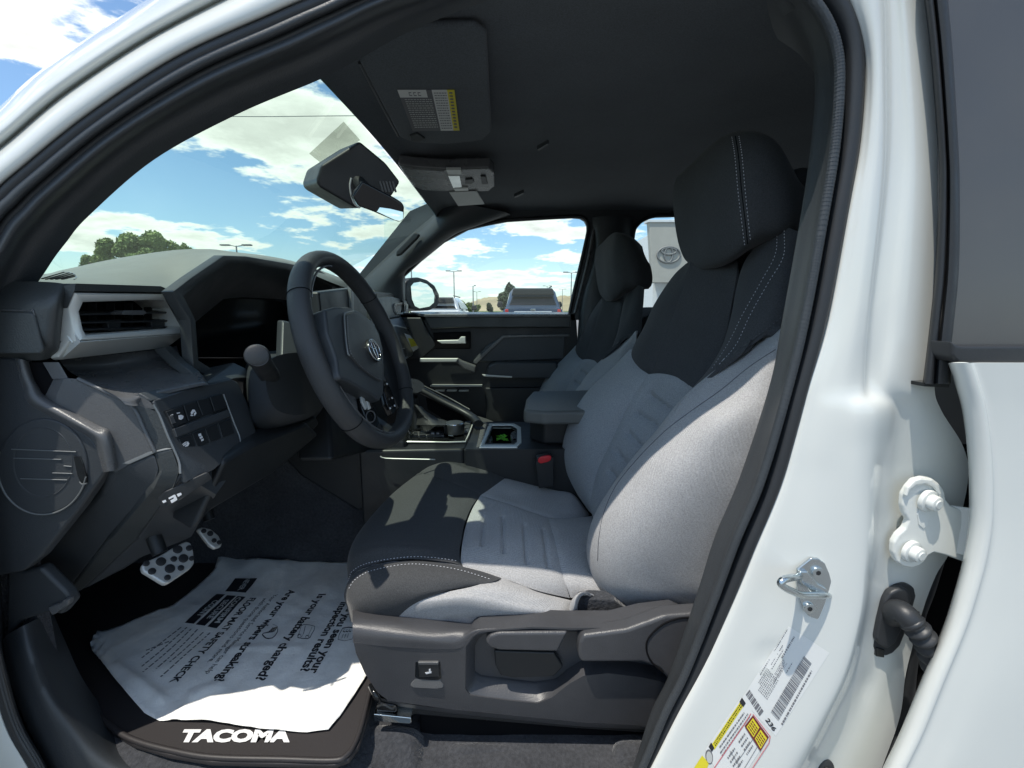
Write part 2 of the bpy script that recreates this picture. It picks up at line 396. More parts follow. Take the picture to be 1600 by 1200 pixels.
M = dict(
 white=mat('white_paint', (.675, .69, .655), .24, coat=.6, var=.015, varscale=3, bump=('noise', 60, .00006)),
 rubber=mat('seal_rubber', (.022, .024, .027), .48, bump=('noise', 350, .0003), roughvar=.1),
 trim=mat('grey_trim', (.043, .048, .053), .45, bump=('noise', 450, .0007), var=.06),
 liner=mat('headliner_cloth', (.088, .100, .112), .95, spec=.15, bump=('noise', 700, .0005), var=.08, weave=420, sheen=.2),
 dashtop_sunlit=mat('dash_vinyl_sunlit_top', (.19, .195, .175), .5, bump=('noise', 420, .0006), var=.06, roughvar=.06),  # black vinyl paled: sun and sheen on the dash top put into its colour
 armv=mat('armrest_vinyl_skylit', (.12,.125,.118), .42, bump=('voronoi', 420, .0003)),  # dark armrest paled: sky light from the windshield put into the base colour
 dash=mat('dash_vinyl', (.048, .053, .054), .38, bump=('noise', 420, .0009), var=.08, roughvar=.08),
 dashlight=mat('dash_satin_grey', (.10, .102, .104), .28, bump=('noise', 500, .0006), roughvar=.07, var=.06),
 dark=mat('black_plastic', (.016, .018, .020), .45, bump=('noise', 500, .0003), roughvar=.08),
 gloss=mat('gloss_black', (.008, .009, .010), .12),
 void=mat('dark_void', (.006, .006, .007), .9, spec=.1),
 silver=mat('silver_trim', (.60, .61, .58), .34, metal=.25, roughvar=.06),
 bezel=mat('satin_bezel', (.20, .21, .21), .4, metal=.3, roughvar=.06),
 chrome=mat('chrome', (.75, .77, .78), .12, metal=1),
 zinc=mat('zinc_plated_steel', (.55, .60, .62), .26, metal=1, roughvar=.1),
 leather=mat('wheel_leather', (.040, .042, .044), .42, bump=('voronoi', 520, .0004), roughvar=.08),
 cloth=mat('light_grey_seat_cloth', (.40, .40, .405), .95, spec=.12, bump=('weave', 190, .0007), var=.05, varscale=11, weave=520, sheen=.12),
 clothd=mat('charcoal_seat_cloth', (.058, .060, .063), .92, spec=.15, bump=('noise', 620, .0007), var=.07, weave=500, sheen=.12),
 clothm=mat('mid_grey_insert_cloth', (.31, .325, .34), .95, spec=.12, bump=('noise', 620, .0006), var=.05, weave=520, sheen=.12),
 thread=mat('pale_thread', (.55, .56, .60), .8),
 seamd=mat('seam_thread', (.10, .105, .115), .9),
 carpet=mat('carpet', (.050, .052, .058), 1, spec=.05, bump=('noise', 170, .007), var=.25, weave=150, sheen=.3),
 shield=mat('seat_shield_plastic', (.056, .057, .062), .36, bump=('noise', 480, .0008), roughvar=.06, var=.06, varscale=25),
 matr=mat('floor_mat_rubber', (.030, .027, .028), .5, bump=('noise', 300, .0003)),
 paper=mat('paper_mat', (.88, .87, .83), .75, spec=.3, bump=('noise', 55, .003), var=.09, varscale=16),
 ink=mat('black_ink', (.02, .02, .025), .6), inkg=mat('grey_ink', (.16, .16, .17), .7),
 print=mat('white_print', (.75, .75, .75), .5),
 yellow=mat('yellow_print', (.72, .62, .03), .5), red=mat('red_print', (.62, .10, .12), .5), maroon=mat('dark_red_print', (.16, .02, .02), .5),
 pink=mat('label_white', (.72, .725, .70), .5),
 buckle=mat('red_buckle', (.62, .02, .03), .35),
 green=mat('bright_green_paper', (.16, .55, .04), .5),
 steel=mat('pedal_steel', (.50, .51, .50), .35, metal=.35, roughvar=.1),
 mirror=mat('mirror_glass', (.80, .84, .82), .02, metal=1),
 tinted=mat('privacy_glass', (.085, .085, .086), .20, coat=0, spec=.5, bump=('noise', 900, .00005), var=.10, varscale=2.2, roughvar=.05),
 wind=glass('windshield_glass', (.80, .93, .84)), side=glass('side_glass', (.88, .95, .93)),
 shade=glass('grey_film', (.55, .56, .52)),
)
# ================================================================== THE PICKUP
truck = thing('pickup_truck', (.3, 1.35, 0), 'white pickup truck seen through its open driver door, black and grey cloth interior', 'pickup truck')
T = truck
# ---- white A pillar and roof rail
def frame_net(rows, cols):
    """rows: (outer px, inner px, dY); cols: list of (t, Y)"""
    return [[W(o[0]+(i[0]-o[0])*t, o[1]+(i[1]-o[1])*t, Y+dy) for t, Y in cols] for o, i, dy in rows]
Wl = [(100,1290),(57,1200),(22,1138),(0,1066),(-25,960),(-50,800),(-75,600),(-72,440),(-35,335),(0,296),(35,266),(140,182),(280,91),(420,28),(483,1),(600,-45),(800,-85),(1000,-95),(1180,-80),(1262,-52),(1300,-25)]
Ol = [(-60,1330),(-110,1240),(-150,1150),(-190,1040),(-230,900),(-260,740),(-280,560),(-240,400),(-110,262),(-40,198),(0,166),(60,112),(175,34),(290,-38),(350,-72),(500,-132),(760,-190),(1010,-205),(1250,-190),(1340,-150),(1380,-110)]
Il = [(130,1290),(78,1200),(48,1150),(22,1092),(8,1000),(-2,850),(-8,650),(28,500),(75,418),(104,378),(138,338),(240,250),(372,178),(500,124),(565,90),(650,45),(800,-8),(1000,-25),(1150,-22),(1205,0),(1225,25)]
dY = [0]*len(Wl)
body_rows = [(o, w, 0) for o, w in zip(Ol, Wl)]
cols_w = [(0,.70),(.05,.645),(.16,.612),(.30,.600),(.44,.606),(.50,.618),(.55,.603),(.66,.590),(.82,.588),(.96,.596),(1.0,.63)]
pillar_a = gridmesh([spline(r, 3) for r in zip(*[spline(list(c), 8) for c in zip(*frame_net(body_rows, cols_w))])], 'door_opening_frame', M['white'], T, thick=.002)
# ---- rubber seal round the opening
cols_s = [(0,.622),(.05,.600),(.14,.592),(.24,.596),(.30,.612),(.36,.600),(.44,.598),(.54,.612),(.62,.636),(.8,.650),(1.0,.675)]
seal_a = gridmesh([spline(r, 3) for r in zip(*[spline(list(c), 8) for c in zip(*frame_net([(w, i, 0) for w, i in zip(Wl, Il)], cols_s))])], 'a_pillar_trim', M['trim'], T, thick=.003)
# dark outer lip of the weatherstrip
def off_path(A, B, t, Y): return [W(a[0]+(b[0]-a[0])*t, a[1]+(b[1]-a[1])*t, Y) for a, b in zip(A, B)]
tube('weatherstrip', off_path(Wl, Il, .10, .600), .0085, M['rubber'], T, seg=10, res=8)
tube('weatherstrip_lip', off_path(Wl, Il, .34, .608), .006, M['rubber'], T, seg=8, res=8)
# ---- B pillar
Bp = [(-150,1240,1350,1368,1400,1436),(-80,1285,1336,1372,1403,1440),(0,1318,1350,1380,1412,1447),(100,1343,1364,1383,1420,1458),(220,1336,1360,1383,1426,1467),(320,1318,1348,1376,1422,1468),(500,1285,1324,1355,1404,1456),
 (600,1252,1302,1348,1392,1450),(640,1243,1298,1346,1388,1470),(700,1228,1290,1344,1384,1506),(755,1213,1285,1343,1379,1512),(855,1174,1265,1345,1372,1487),(900,1157,1252,1343,1366,1462),(960,1132,1235,1338,1358,1440),(1050,1090,1200,1312,1336,1416),(1120,1053,1165,1277,1304,1406),(1200,1013,1120,1230,1264,1378),(1320,950,1050,1160,1196,1335)]
rows = []
for y, c0, c2, c3, c4, c6 in Bp:
    rc = .012 if y > 640 else (.004 if y < 500 else .008)
    lo_ = max(0, (y-600)/600)*.010
    if y <= 600:
        r = [(c0-6,y,.640),(c0+2,y,.606),(c0+9,y,.592),((c0+c2)/2+5,y,.585),(c2,y,.580),((c2+c3)/2,y,.576),(c3,y,.578),(c3+8,y,.584),((c3+c4)/2+4,y,.582),(c4,y,.577),((c4+c6)/2,y,.578),(c6+10,y,.586)]
    else:
        k = min(1, (y-600)/140)
        r = [(c0-6,y,.640-lo_),(c0+2,y,.606-lo_),(c0+9,y,.592-lo_),((c0+c2)/2+5,y,.584-lo_),(c2,y,.577-lo_),((c2+c3)/2,y,.571-lo_),(c3-2,y,.566-lo_),((c3+c4)/2,y,.566-lo_+.004*k),(c4,y,.584-.012*(1-k)-lo_*.5),(c4+16+10*k,y,.583+.014*k-lo_*.5),((c4+c6)/2+12,y,.583+.017*k-lo_*.5),(c6,y,.590+.014*k)]
    rows.append(r)
pillar_b = panel('b_pillar', rows, M['white'], T, ru=4, rv=6, thick=.002,
   relief=lambda p: -.0035*math.exp(-(((proj(p)[0]-1201)/20)**2+((proj(p)[1]-1022)/16)**2)**2) - .003*math.exp(-(((proj(p)[0]-1352)/10)**2+((proj(p)[1]-1072)/22)**2)))
tB = bvh(pillar_b)
# B pillar: trim and seal on the cabin side
Wr = [(1240,-95),(1283,-40),(1318,0),(1340,50),(1346,110),(1339,220),(1322,320),(1290,490),(1257,610),(1218,755),(1177,855),(1143,935),(1095,1045),(1057,1120),(1016,1200),(955,1315)]
Ir = [(1190,-20),(1215,0),(1248,50),(1266,95),(1273,150),(1267,228),(1247,362),(1220,500),(1214,547),(1189,663),(1152,755),(1110,855),(1080,968),(1046,1052),(1005,1130),(985,1200)]
Ir = [(1175,-30),(1222,5),(1256,55),(1270,100),(1273,150),(1266,232),(1252,330),(1222,500),(1203,600),(1156,745),(1117,838),(1088,930),(1046,1052),(1018,1110),(988,1200),(930,1330)]
cols_r = [(0,.628),(.05,.604),(.16,.597),(.28,.599),(.36,.612),(.42,.598),(.50,.593),(.58,.602),(.66,.622),(.80,.640),(1.0,.675)]
rr = frame_net([(w, i, 0) for w, i in zip(Wr, Ir)], cols_r)
rr = [r + [r[-1] + Vector((.11, .13, 0))] for r in rr]
seal_b = gridmesh([spline(r, 3) for r in zip(*[spline(list(c), 8) for c in zip(*rr)])], 'b_pillar_trim', M['trim'], T, thick=.003)
# ribbed bead of the seal: a chain of small ridges
bead = off_path(Wr, Ir, .47, .590)
bp_ = spline(bead, 40); L = 0; rid = []
bm = bmesh.new()
tube('weatherstrip', off_path(Wr, Ir, .14, .596), .010, M['rubber'], T, seg=10, res=8)
tube('weatherstrip_bead', bead, .0058, M['trim'], T, seg=10, res=8)
last = bp_[0]
for i in range(1, len(bp_)-1):
    if (bp_[i]-last).length > .0034:
        t = (bp_[i+1]-bp_[i-1]).normalized(); s = t.cross(Vector((0, 1, 0))).normalized(); c = bp_[i]; last = c; vs = []
        for dt in (-.0008, .0008):
            for k in range(7):
                a = math.pi*k/6; vs.append(bm.verts.new(c + t*dt + s*math.cos(a)*.0061 - Vector((0, 1, 0))*math.sin(a)*.0061))
        for k in range(6): bm.faces.new((vs[k], vs[k+1], vs[8+k], vs[7+k]))
        bm.faces.new(vs[:7]); bm.faces.new(vs[7:][::-1])
finish(bm, 'bead_ridges', M['trim'], T, angle=30, kind='stuff')
# ---- white paint sill under the opening (mostly out of frame) and roof skin
box('rocker_sill', (-.95, .565, .24), (.62, .66, .44), M['white'], T, .02, 4)
# ---- rear door
E_ = [(567,1481),(600,1492),(640,1503),(700,1511),(760,1514),(817,1513),(870,1505),(917,1493),(980,1473),(1065,1438),(1146,1405),(1200,1379),(1320,1322)]
rows = []
for y, x in E_:
    rows.append([(x+6,y,.585),(x,y,.560),(x+2,y,.540),(x+10,y,.528),(x+24,y,.520),(x+36,y,.517),(x+42,y,.519),(x+70,y,.515),(x+130,y,.508),(1700,y,.50),(1850,y,.50),(2050,y,.50),(2350,y,.50),(2700,y,.50)])
rear_door = panel('rear_door', rows, M['white'], T, ru=4, rv=6, thick=.002)
# top edge of the door panel rolling in to the glass
panel('door_shoulder', [[(1478,566,.560),(1500,563,.550),(1560,563,.545),(1700,563,.54),(1850,563,.54),(2050,563,.54),(2350,563,.54),(2700,563,.54)],[(1481,568,.56),(1505,572,.528),(1560,572,.520),(1700,572,.508),(1850,572,.508),(2050,572,.508),(2350,572,.50),(2700,572,.50)]], M['white'], rear_door, ru=4, rv=3)
# window trim: vertical strip, belt moulding and glass
vt = [(-80,1436,1474),(0,1446,1480),(90,1456,1488),(220,1466,1496),(300,1468,1499),(420,1463,1498),(500,1455,1491),(560,1448,1485),(600,1443,1484)]
rows = [[(a-2,y,.585),(a+1,y,.562),(a+7,y,.556),(a+(b-a)*.35,y,.556),(a+(b-a)*.42,y,.563),(a+(b-a)*.55,y,.554),(b-4,y,.553),(b,y,.562),(b+2,y,.58)] for y, a, b in vt]
wt = panel('window_trim', rows, M['rubber'], rear_door, ru=3, rv=5, thick=.002)
slab('window_trim_foot', LY([(1443,598),(1484,598),(1484,606),(1443,604)], .560), (0, .03, 0), M['gloss'], wt, .001)
slab('belt_moulding', LY([(1487,533),(1497,540),(1505,541),(2700,541),(2700,566),(1512,567),(1497,566),(1488,556)], .530), (0, .03, 0), M['rubber'], rear_door, .004, 4)
panel('window_glass', [[(1470,-100,.578),(1700,-100,.578),(1850,-100,.578),(2050,-100,.578),(2350,-100,.578),(2700,-100,.578)],[(1470,250,.570),(1700,250,.570),(1850,250,.570),(2050,250,.570),(2350,250,.570),(2700,250,.570)],[(1470,560,.560),(1700,560,.560),(1850,560,.560),(2050,560,.560),(2350,560,.56),(2700,560,.56)]], M['tinted'], rear_door, ru=6, rv=6, thick=.004)
# gap between pillar and door: black seal
slab('door_gap_seal', LY([(1330,1320),(1372,1200),(1404,1140),(1412,1040),(1440,930),(1478,800),(1490,700),(1560,690),(1560,950),(1470,1200),(1420,1320)], .640), (0, .01, 0), M['void'], T, .002)
tube('door_gap_strip', [W(1496,745,.618),W(1478,815,.618),W(1449,913,.618),W(1431,965,.618),W(1420,1040,.618),W(1412,1110,.618),W(1388,1180,.612),W(1350,1280,.612)], .011, M['rubber'], T, seg=10)
# ---- rear door hinge on the pillar
hg = slab('rear_door_hinge', LY([(1445,746),(1458,748),(1470,757),(1477,768),(1479,781),(1487,791),(1502,797),(1540,808),(1540,892),(1502,877),(1477,868),(1460,864),(1452,868),(1446,877),(1437,885),(1426,888),(1413,886),(1401,878),(1396,864),(1397,848),(1404,836),(1415,826),(1420,814),(1414,803),(1411,790),(1413,773),(1420,761),(1430,750)], .5735), (0, .010, 0), M['white'], T, .003, 4)
for x, y in ((1447,781),(1421,860)):
    c = W(x, y, .574); cyl('hinge_bolt', c, (.25, -1, -.05), .0155, .006, M['white'], hg, bevel=.002)
    cyl('bolt_head', c+Vector((.0015, -.005, 0)), (.25, -1, -.05), .0105, .010, M['white'], hg, bevel=.003)
    cyl('bolt_socket', c+Vector((.0038, -.0143, -.0005)), (.25, -1, -.05), .0065, .0016, M['shield'] if False else M['white'], hg, r2=.0055)
slab('hinge_rib', LY([(1440,748),(1456,750),(1466,758),(1472,772),(1468,774),(1460,762),(1448,756),(1432,758),(1422,766),(1419,776),(1415,775),(1419,762),(1430,751)], .569), (0, .006, 0), M['white'], hg, .0015)
slab('hinge_arm', [W(1480,790,.585), W(1550,800,.55), W(1550,880,.55), W(1468,858,.585)], (0, .006, 0), M['white'], hg, .001)
slab('hinge_slot', LY([(1439,793),(1445,789),(1452,793),(1454,806),(1450,822),(1443,826),(1436,820),(1434,804)], .5722), (0, .0016, 0), M['void'] if False else M['white'], hg, .0006)
# ---- striker
sk = slab('striker', LY([(1268,873),(1279,873),(1289,880),(1296,896),(1301,914),(1303,938),(1303,953),(1292,961),(1277,968),(1264,963),(1253,944),(1248,928),(1245,912),(1246,890)], .5655), (0, .004, 0), M['zinc'], T, .001)
tube('striker_loop', [W(1250,899,.566),W(1246,901,.552),W(1234,903,.536),W(1224,906,.528),W(1220,912,.526),W(1226,918,.527),W(1238,924,.532),W(1254,930,.541),W(1278,930,.553),W(1290,930,.562),W(1294,930,.568)], .0046, M['zinc'], sk, seg=14, res=8)
slab('striker_bridge', LY([(1250,893),(1262,893),(1278,912),(1292,920),(1298,934),(1286,938),(1268,926),(1252,912)], .5605), (0, .006, 0), M['zinc'], sk, .002)
for x, y in ((1276,893),(1263,949)):
    c = W(x, y, .5655); s_ = cyl('screw', c, (0, -1, 0), .0078, .0035, M['zinc'], sk, bevel=.001)
    cyl('screw_recess', c+Vector((0, -.0036, 0)), (0, -1, 0), .0035, .0006, M['dark'], s_, seg=6)
# ---- wiring boot
wb = slab('wiring_boot', LY([(1404,915),(1418,913),(1430,919),(1433,932),(1428,950),(1420,980),(1408,1010),(1396,1022),(1384,1027),(1368,1018),(1358,1006),(1360,985),(1368,958),(1378,934),(1390,921)], .590), (0, .012, 0), M['rubber'], T, .004, 4)
slab('boot_step', LY([(1404,921),(1416,920),(1424,926),(1426,936),(1420,955),(1410,985),(1400,1006),(1388,1015),(1374,1008),(1369,998),(1374,970),(1383,940),(1392,927)], .581), (0, .012, 0), M['rubber'], wb, .004, 4)
slab('boot_clip', LY([(1370,1012),(1383,1016),(1382,1028),(1369,1026)], .588), (0, .01, 0), M['gloss'], wb, .001)
tube('boot_neck', [W(1392,960,.588),W(1404,955,.570),W(1416,962,.558),W(1428,978,.552)], lambda t: .0165-.002*t, M['rubber'], wb, seg=16)
P = [W(1416,962,.560),W(1426,974,.553),W(1437,988,.550),W(1448,1005,.550),W(1456,1025,.555),W(1463,1050,.562),W(1474,1090,.575)]
tube('boot_bellows', P, lambda t: .0140+.0026*math.sin(t*2*math.pi*8), M['rubber'], wb, seg=18, res=20)
# plug low on the pillar
c = W(1288, 1196, .592); pg = cyl('rubber_plug', c, (0, -1, .2), .0125, .006, M['rubber'], T, bevel=.002); cyl('plug_button', c+Vector((0, -.006, 0)), (0, -1, .2), .005, .003, M['dark'], pg, bevel=.001)
# ---- labels on the pillar
NB = Vector((.05, -1, .02)).normalized()
def on(px, py): return hit(tB, px, py)[0]
def quadsurf(name, pts, m, parent, lift=.0004, sub=6, **kw):
    """four-corner sticker laid on the pillar"""
    g = []
    for i in range(sub+1):
        r = []
        for j in range(sub+1):
            a, b = i/sub, j/sub
            x = (1-a)*((1-b)*pts[0][0]+b*pts[1][0])+a*((1-b)*pts[3][0]+b*pts[2][0]); y = (1-a)*((1-b)*pts[0][1]+b*pts[1][1])+a*((1-b)*pts[3][1]+b*pts[2][1])
            h_ = hit(tB, x, y); r.append(h_[0]+h_[1]*lift)
        g.append(r)
    return gridmesh(g, name, m, parent, **kw)
def mix(p, q, t): return (p[0]+(q[0]-p[0])*t, p[1]+(q[1]-p[1])*t)
def bil(Q, a, b): return mix(mix(Q[0], Q[1], a), mix(Q[3], Q[2], a), b)
def subq(Q, a0, b0, a1, b1): return [bil(Q, a0, b0), bil(Q, a1, b0), bil(Q, a1, b1), bil(Q, a0, b1)]
def strokes(name, Q, R, m, parent, lift=.0007, **kw):
    """many small printed bars given in the unit square of quad Q, on the pillar"""
    bm = bmesh.new()
    for a0, b0, a1, b1 in R:
        vs = []
        for x, y in subq(Q, a0, b0, a1, b1):
            h_ = hit(tB, x, y)
            if h_ is None: break
            vs.append(bm.verts.new(h_[0]+h_[1]*lift))
        if len(vs) == 4: bm.faces.new(vs)
    return finish(bm, name, m, parent, smooth=False, kind='stuff', **kw)
# certification label: barcodes and lines of small print straight on the paint-coloured film
CQ = [(1160,1098),(1250,985),(1285,1040),(1205,1140)]   # u runs up the pillar, v outwards
lab = quadsurf('certification_label', [(1158,1092),(1232,978),(1296,1020),(1212,1150)], M['pink'], T, .0003)
rnd = random.Random(3)
BQ = [(1204,1112),(1256,1024),(1268,1036),(1216,1126)]
R = []; a = 0
while a < 1:
    w = rnd.choice([.006, .006, .012, .018]); R.append((a, 0, min(a+w, 1), 1)); a += w+rnd.choice([.006, .006, .012])
strokes('barcode', BQ, R, M['inkg'], lab)
BQ2 = [(1165,1085),(1171,1077),(1193,1111),(1187,1119)]
strokes('barcode', BQ2, [(0, b, 1, b+w) for b, w in ((0,.07),(.1,.03),(.16,.1),(.3,.03),(.36,.12),(.52,.04),(.6,.12),(.76,.06),(.86,.13))], M['inkg'], lab)
R = []
def words(R, v, h, a0, a1, wmin=.015, wmax=.05):
    a = a0
    while a < a1:
        w = rnd.uniform(wmin, wmax); R.append((a, v, min(a+w, a1), v+h)); a += w+rnd.uniform(.008, .02)
TQ = [(1176,1072),(1232,978),(1262,1008),(1206,1104)]
for v, a0, a1, h in ((.0,.2,.95,.035),(.16,.42,.74,.035),(.26,.38,.70,.035),(.36,.6,.95,.06),(.58,.25,.55,.04),(.80,.5,.66,.04)): words(R, v, h, a0, a1, .008, .02)
for v in (.10,.17,.24,.31,.38,.46,.53,.60,.67): words(R, v, .04, .02 if v > .2 else .1, .34, .008, .016)
for v in (.45,.5,.55,.64): words(R, v, .03, .36, .6, .006, .014)
strokes('small_print', TQ, R, M['inkg'], lab)
words(R2 := [], .2, .5, 0, 1, .02, .05); strokes('small_print', [(1219,1130),(1266,1046),(1270,1050),(1224,1134)], R2, M['inkg'], lab)
vs, fs = textgeo('236', True)
S = on(1195, 1124); E = on(1208, 1142); h_ = hit(tB, 1201, 1133)
decal('label_number', vs, fs, S, E, .0085, tB, M['ink'], lab, nrm=h_[1], lift=.0009)
# tyre and loading label with yellow header and red border
TL = [(1108,1160),(1158,1090),(1178,1108),(1130,1180)]
tl = quadsurf('tyre_label', [(1102,1170),(1158,1088),(1203,1148),(1140,1245)], M['pink'], T, .0005)
quadsurf('header_band', [(1111,1164),(1159,1092),(1164,1099),(1116,1171)], M['yellow'], tl, .0008)
quadsurf('band_end', [(1155,1096),(1159,1089),(1165,1098),(1161,1104)], M['ink'], tl, .0010); quadsurf('band_end', [(1107,1166),(1111,1159),(1116,1168),(1112,1174)], M['ink'], tl, .0010)
R = []; words(R, .15, .22, .06, .94, .01, .03); words(R, .55, .22, .06, .94, .01, .03); strokes('band_print', [(1111,1164),(1159,1092),(1164,1099),(1116,1171)], R, M['ink'], tl, .0011)
quadsurf('warning_box', [(1163,1134),(1176,1117),(1201,1151),(1188,1173)], M['maroon'], tl, .0008)
quadsurf('warning_panel', [(1166,1135),(1176,1121),(1186,1136),(1177,1151)], M['yellow'], tl, .0010); quadsurf('warning_panel', [(1179,1153),(1188,1139),(1198,1153),(1188,1169)], M['yellow'], tl, .0010)
for Q in ([(1166,1135),(1176,1121),(1186,1136),(1177,1151)], [(1179,1153),(1188,1139),(1198,1153),(1188,1169)]):
    R = []
    for a in (.12,.32,.52,.72): 
        for b, e in ((.08,.3),(.36,.6),(.66,.92)): R.append((a, b, a+.1, e))
    strokes('warning_print', Q, R, M['maroon'], tl, .0012)
def redline(p, q, w=1.1):
    dx, dy = q[0]-p[0], q[1]-p[1]; L = math.hypot(dx, dy); nx, ny = -dy/L*w/2, dx/L*w/2
    return [(p[0]+nx, p[1]+ny), (q[0]+nx, q[1]+ny), (q[0]-nx, q[1]-ny), (p[0]-nx, p[1]-ny)]
for p, q in (((1173,1114),(1163,1130)),((1163,1130),(1113,1203)),((1176,1115),(1203,1150)),((1203,1150),(1201,1160)),((1201,1160),(1165,1215))): quadsurf('red_border', redline(p, q), M['red'], tl, .0012, 4)
for p, q in (((1164,1136),(1188,1174)),((1140,1172),(1156,1197)),((1176,1154),(1150,1192)),((1184,1164),(1160,1204))): quadsurf('table_line', redline(p, q, .7), M['inkg'], tl, .0011, 4)
R = []
for v, a0, a1 in ((.02,.1,.9),(.12,.05,.95),(.20,.05,.95)): words(R, v, .035, a0, a1, .02, .06)
for v in (.36,.48,.60,.72): 
    for a0, a1 in ((.12,.35),(.48,.68)): words(R, v, .045, a0, a1, .015, .04)
strokes('small_print', [(1118,1172),(1166,1104),(1200,1155),(1152,1225)], R, M['inkg'], tl, .0011)
# oval oil sticker and yellow caution sticker lower left
c = on(1108, 1184); nn = hit(tB, 1108, 1184)[1]
ov = []
for k in range(28):
    a = 2*math.pi*k/28; h_ = hit(tB, 1108+6*math.cos(a)-2.2*math.sin(a)*0, 1182+11.5*math.sin(a)+2*math.cos(a)); ov.append(h_[0]+h_[1]*.0006)
slab('oval_sticker', ov, -nn*.0004, M['inkg'], T, 0)
ov2 = [c+(p-c)*.78+nn*.0008 for p in ov]; slab('oval_sticker_face', ov2, -nn*.0003, M['silver'], T, 0)
cs = quadsurf('caution_sticker', [(1084,1200),(1097,1180),(1108,1192),(1094,1222)], M['yellow'], T, .0006)
# ================================================================== ROOF, GLASS, FAR SIDE
HZ = .395
# headliner: front edge at the windshield header, gentle crown, curling down at both sides
rows = []
for x, dz in ((-.318,-.030),(-.295,-.006),(-.24,.006),(0,.020),(.4,.026),(.8,.02),(1.25,.0)):
    rows.append([Vector((x, y, CZ+HZ+dz+c)) for y, c in ((.60,-.034),(.64,-.012),(.70,.002),(.85,.014),(1.1,.026),(1.35,.030),(1.6,.026),(1.85,.022),(1.97,.018),(2.03,.010),(2.09,-.004))])
liner = panel('headliner', rows, M['liner'], T, ru=4, rv=6, fn=False, thick=.006)
tH = bvh(liner)
box('roof_skin', (-.30, .60, CZ+.455), (1.35, 2.14, CZ+.475), M['white'], T, .01)
box('rear_bulkhead', (1.25, .62, .62), (1.32, 2.1, CZ+.45), M['trim'], T, .01)
box('cowl_panel', (-1.20, .60, CZ-.10), (-.80, 2.14, CZ-.055), M['void'], T, 0)
box('cowl_side', (-1.20, .68, .5), (-.80, .70, CZ-.06), M['carpet'], T, 0)
box('firewall', (-1.16, .64, .45), (-1.12, 2.1, CZ+.02), M['void'], T, 0)
# header garnish between windshield top and visor
# windshield
wa, wb2, wc, wd = Vector((-.310, .66, CZ+.372)), Vector((-.310, 2.06, CZ+.388)), Vector((-1.16, 2.10, CZ-.02)), Vector((-1.16, .66, CZ-.02))
g = [[wa.lerp(wb2, j/8), wd.lerp(wc, j/8)] for j in range(9)]
def bow(p): return 0
ws = gridmesh(g, 'windshield', M['wind'], T)
# smoky sticker square beside the mirror mount
wn = (wb2-wa).cross(wd-wa).normalized(); wn = -wn if wn.y > 0 else wn
q = [WP(x, y, wa+wn*.004, wn) for x, y in ((537,190),(563,219),(503,256),(483,240))]
me = bpy.data.meshes.new('windshield_sticker'); me.from_pydata([tuple(p) for p in q], [], [(0,1,2,3)]); link(me, 'windshield_sticker', M['shade'], ws)
# sun visor folded against the headliner
vz = HZ+.009
vis = slab('sun_visor', LZ([(562,98),(566,88),(590,40),(742,40),(760,52),(768,205),(756,219),(700,226),(646,223),(624,214)], vz), (0, 0, .010), M['liner'], T, .0045, 5)
tV = bvh(vis); NZ = Vector((0, 0, -1))
def ceil_quad(name, pts, z, m, parent, th=.0008, bv=0): return slab(name, LZ(pts, z), (0, 0, th), m, parent, bv)
vl = ceil_quad('visor_warning_label', [(621,141),(710,141),(718,204),(645,205)], vz-.0012, M['inkg'], vis)
LQ = [(621,141),(710,141),(718,204),(645,205)]
ceil_quad('label_panel', subq(LQ, 0, 0, .50, .18), vz-.0020, M['pink'], vl); ceil_quad('label_panel', subq(LQ, .60, 0, .87, 1), vz-.0020, M['pink'], vl)
ceil_quad('label_header', subq(LQ, .87, 0, 1, 1), vz-.0020, M['yellow'], vl)
def cstrokes(name, Q, R, m, z, parent):
    bm = bmesh.new()
    for a0, b0, a1, b1 in R: bm.faces.new([bm.verts.new(WZ(x, y, z)) for x, y in subq(Q, a0, b0, a1, b1)])
    return finish(bm, name, m, parent, smooth=False, kind='stuff')
R = []
for k in range(14):
    b = .22+k*.052; a = .07
    while a < .55: w = rnd.uniform(.02, .07); R.append((a, b, min(a+w, .56), b+.018)); a += w+.014
cstrokes('label_print', LQ, R, M['silver'], vz-.0018, vl)
R = []
for k in range(15):
    b = .06+k*.062; a = .63
    while a < .85: w = rnd.uniform(.015, .05); R.append((a, b, min(a+w, .85), b+.02)); a += w+.012
for k in range(12): R.append((.90, .05+k*.077, .96, .085+k*.077))
for a in (.18,.26,.34): R += [(a,.05,a+.05,.07),(a,.12,a+.05,.14),(a,.05,a+.01,.14)]
cstrokes('label_print', LQ, R, M['inkg'], vz-.0026, vl)
slab('visor_clip', LZ([(640,213),(652,209),(664,217),(656,222),(642,221)], vz-.004), (0, 0, .008), M['dark'], vis, .002)
tube('visor_edge_piping', [WZ(562,98,vz+.002),WZ(590,152,vz+.002),WZ(622,212,vz+.002)], .0028, M['trim'], vis, seg=8)
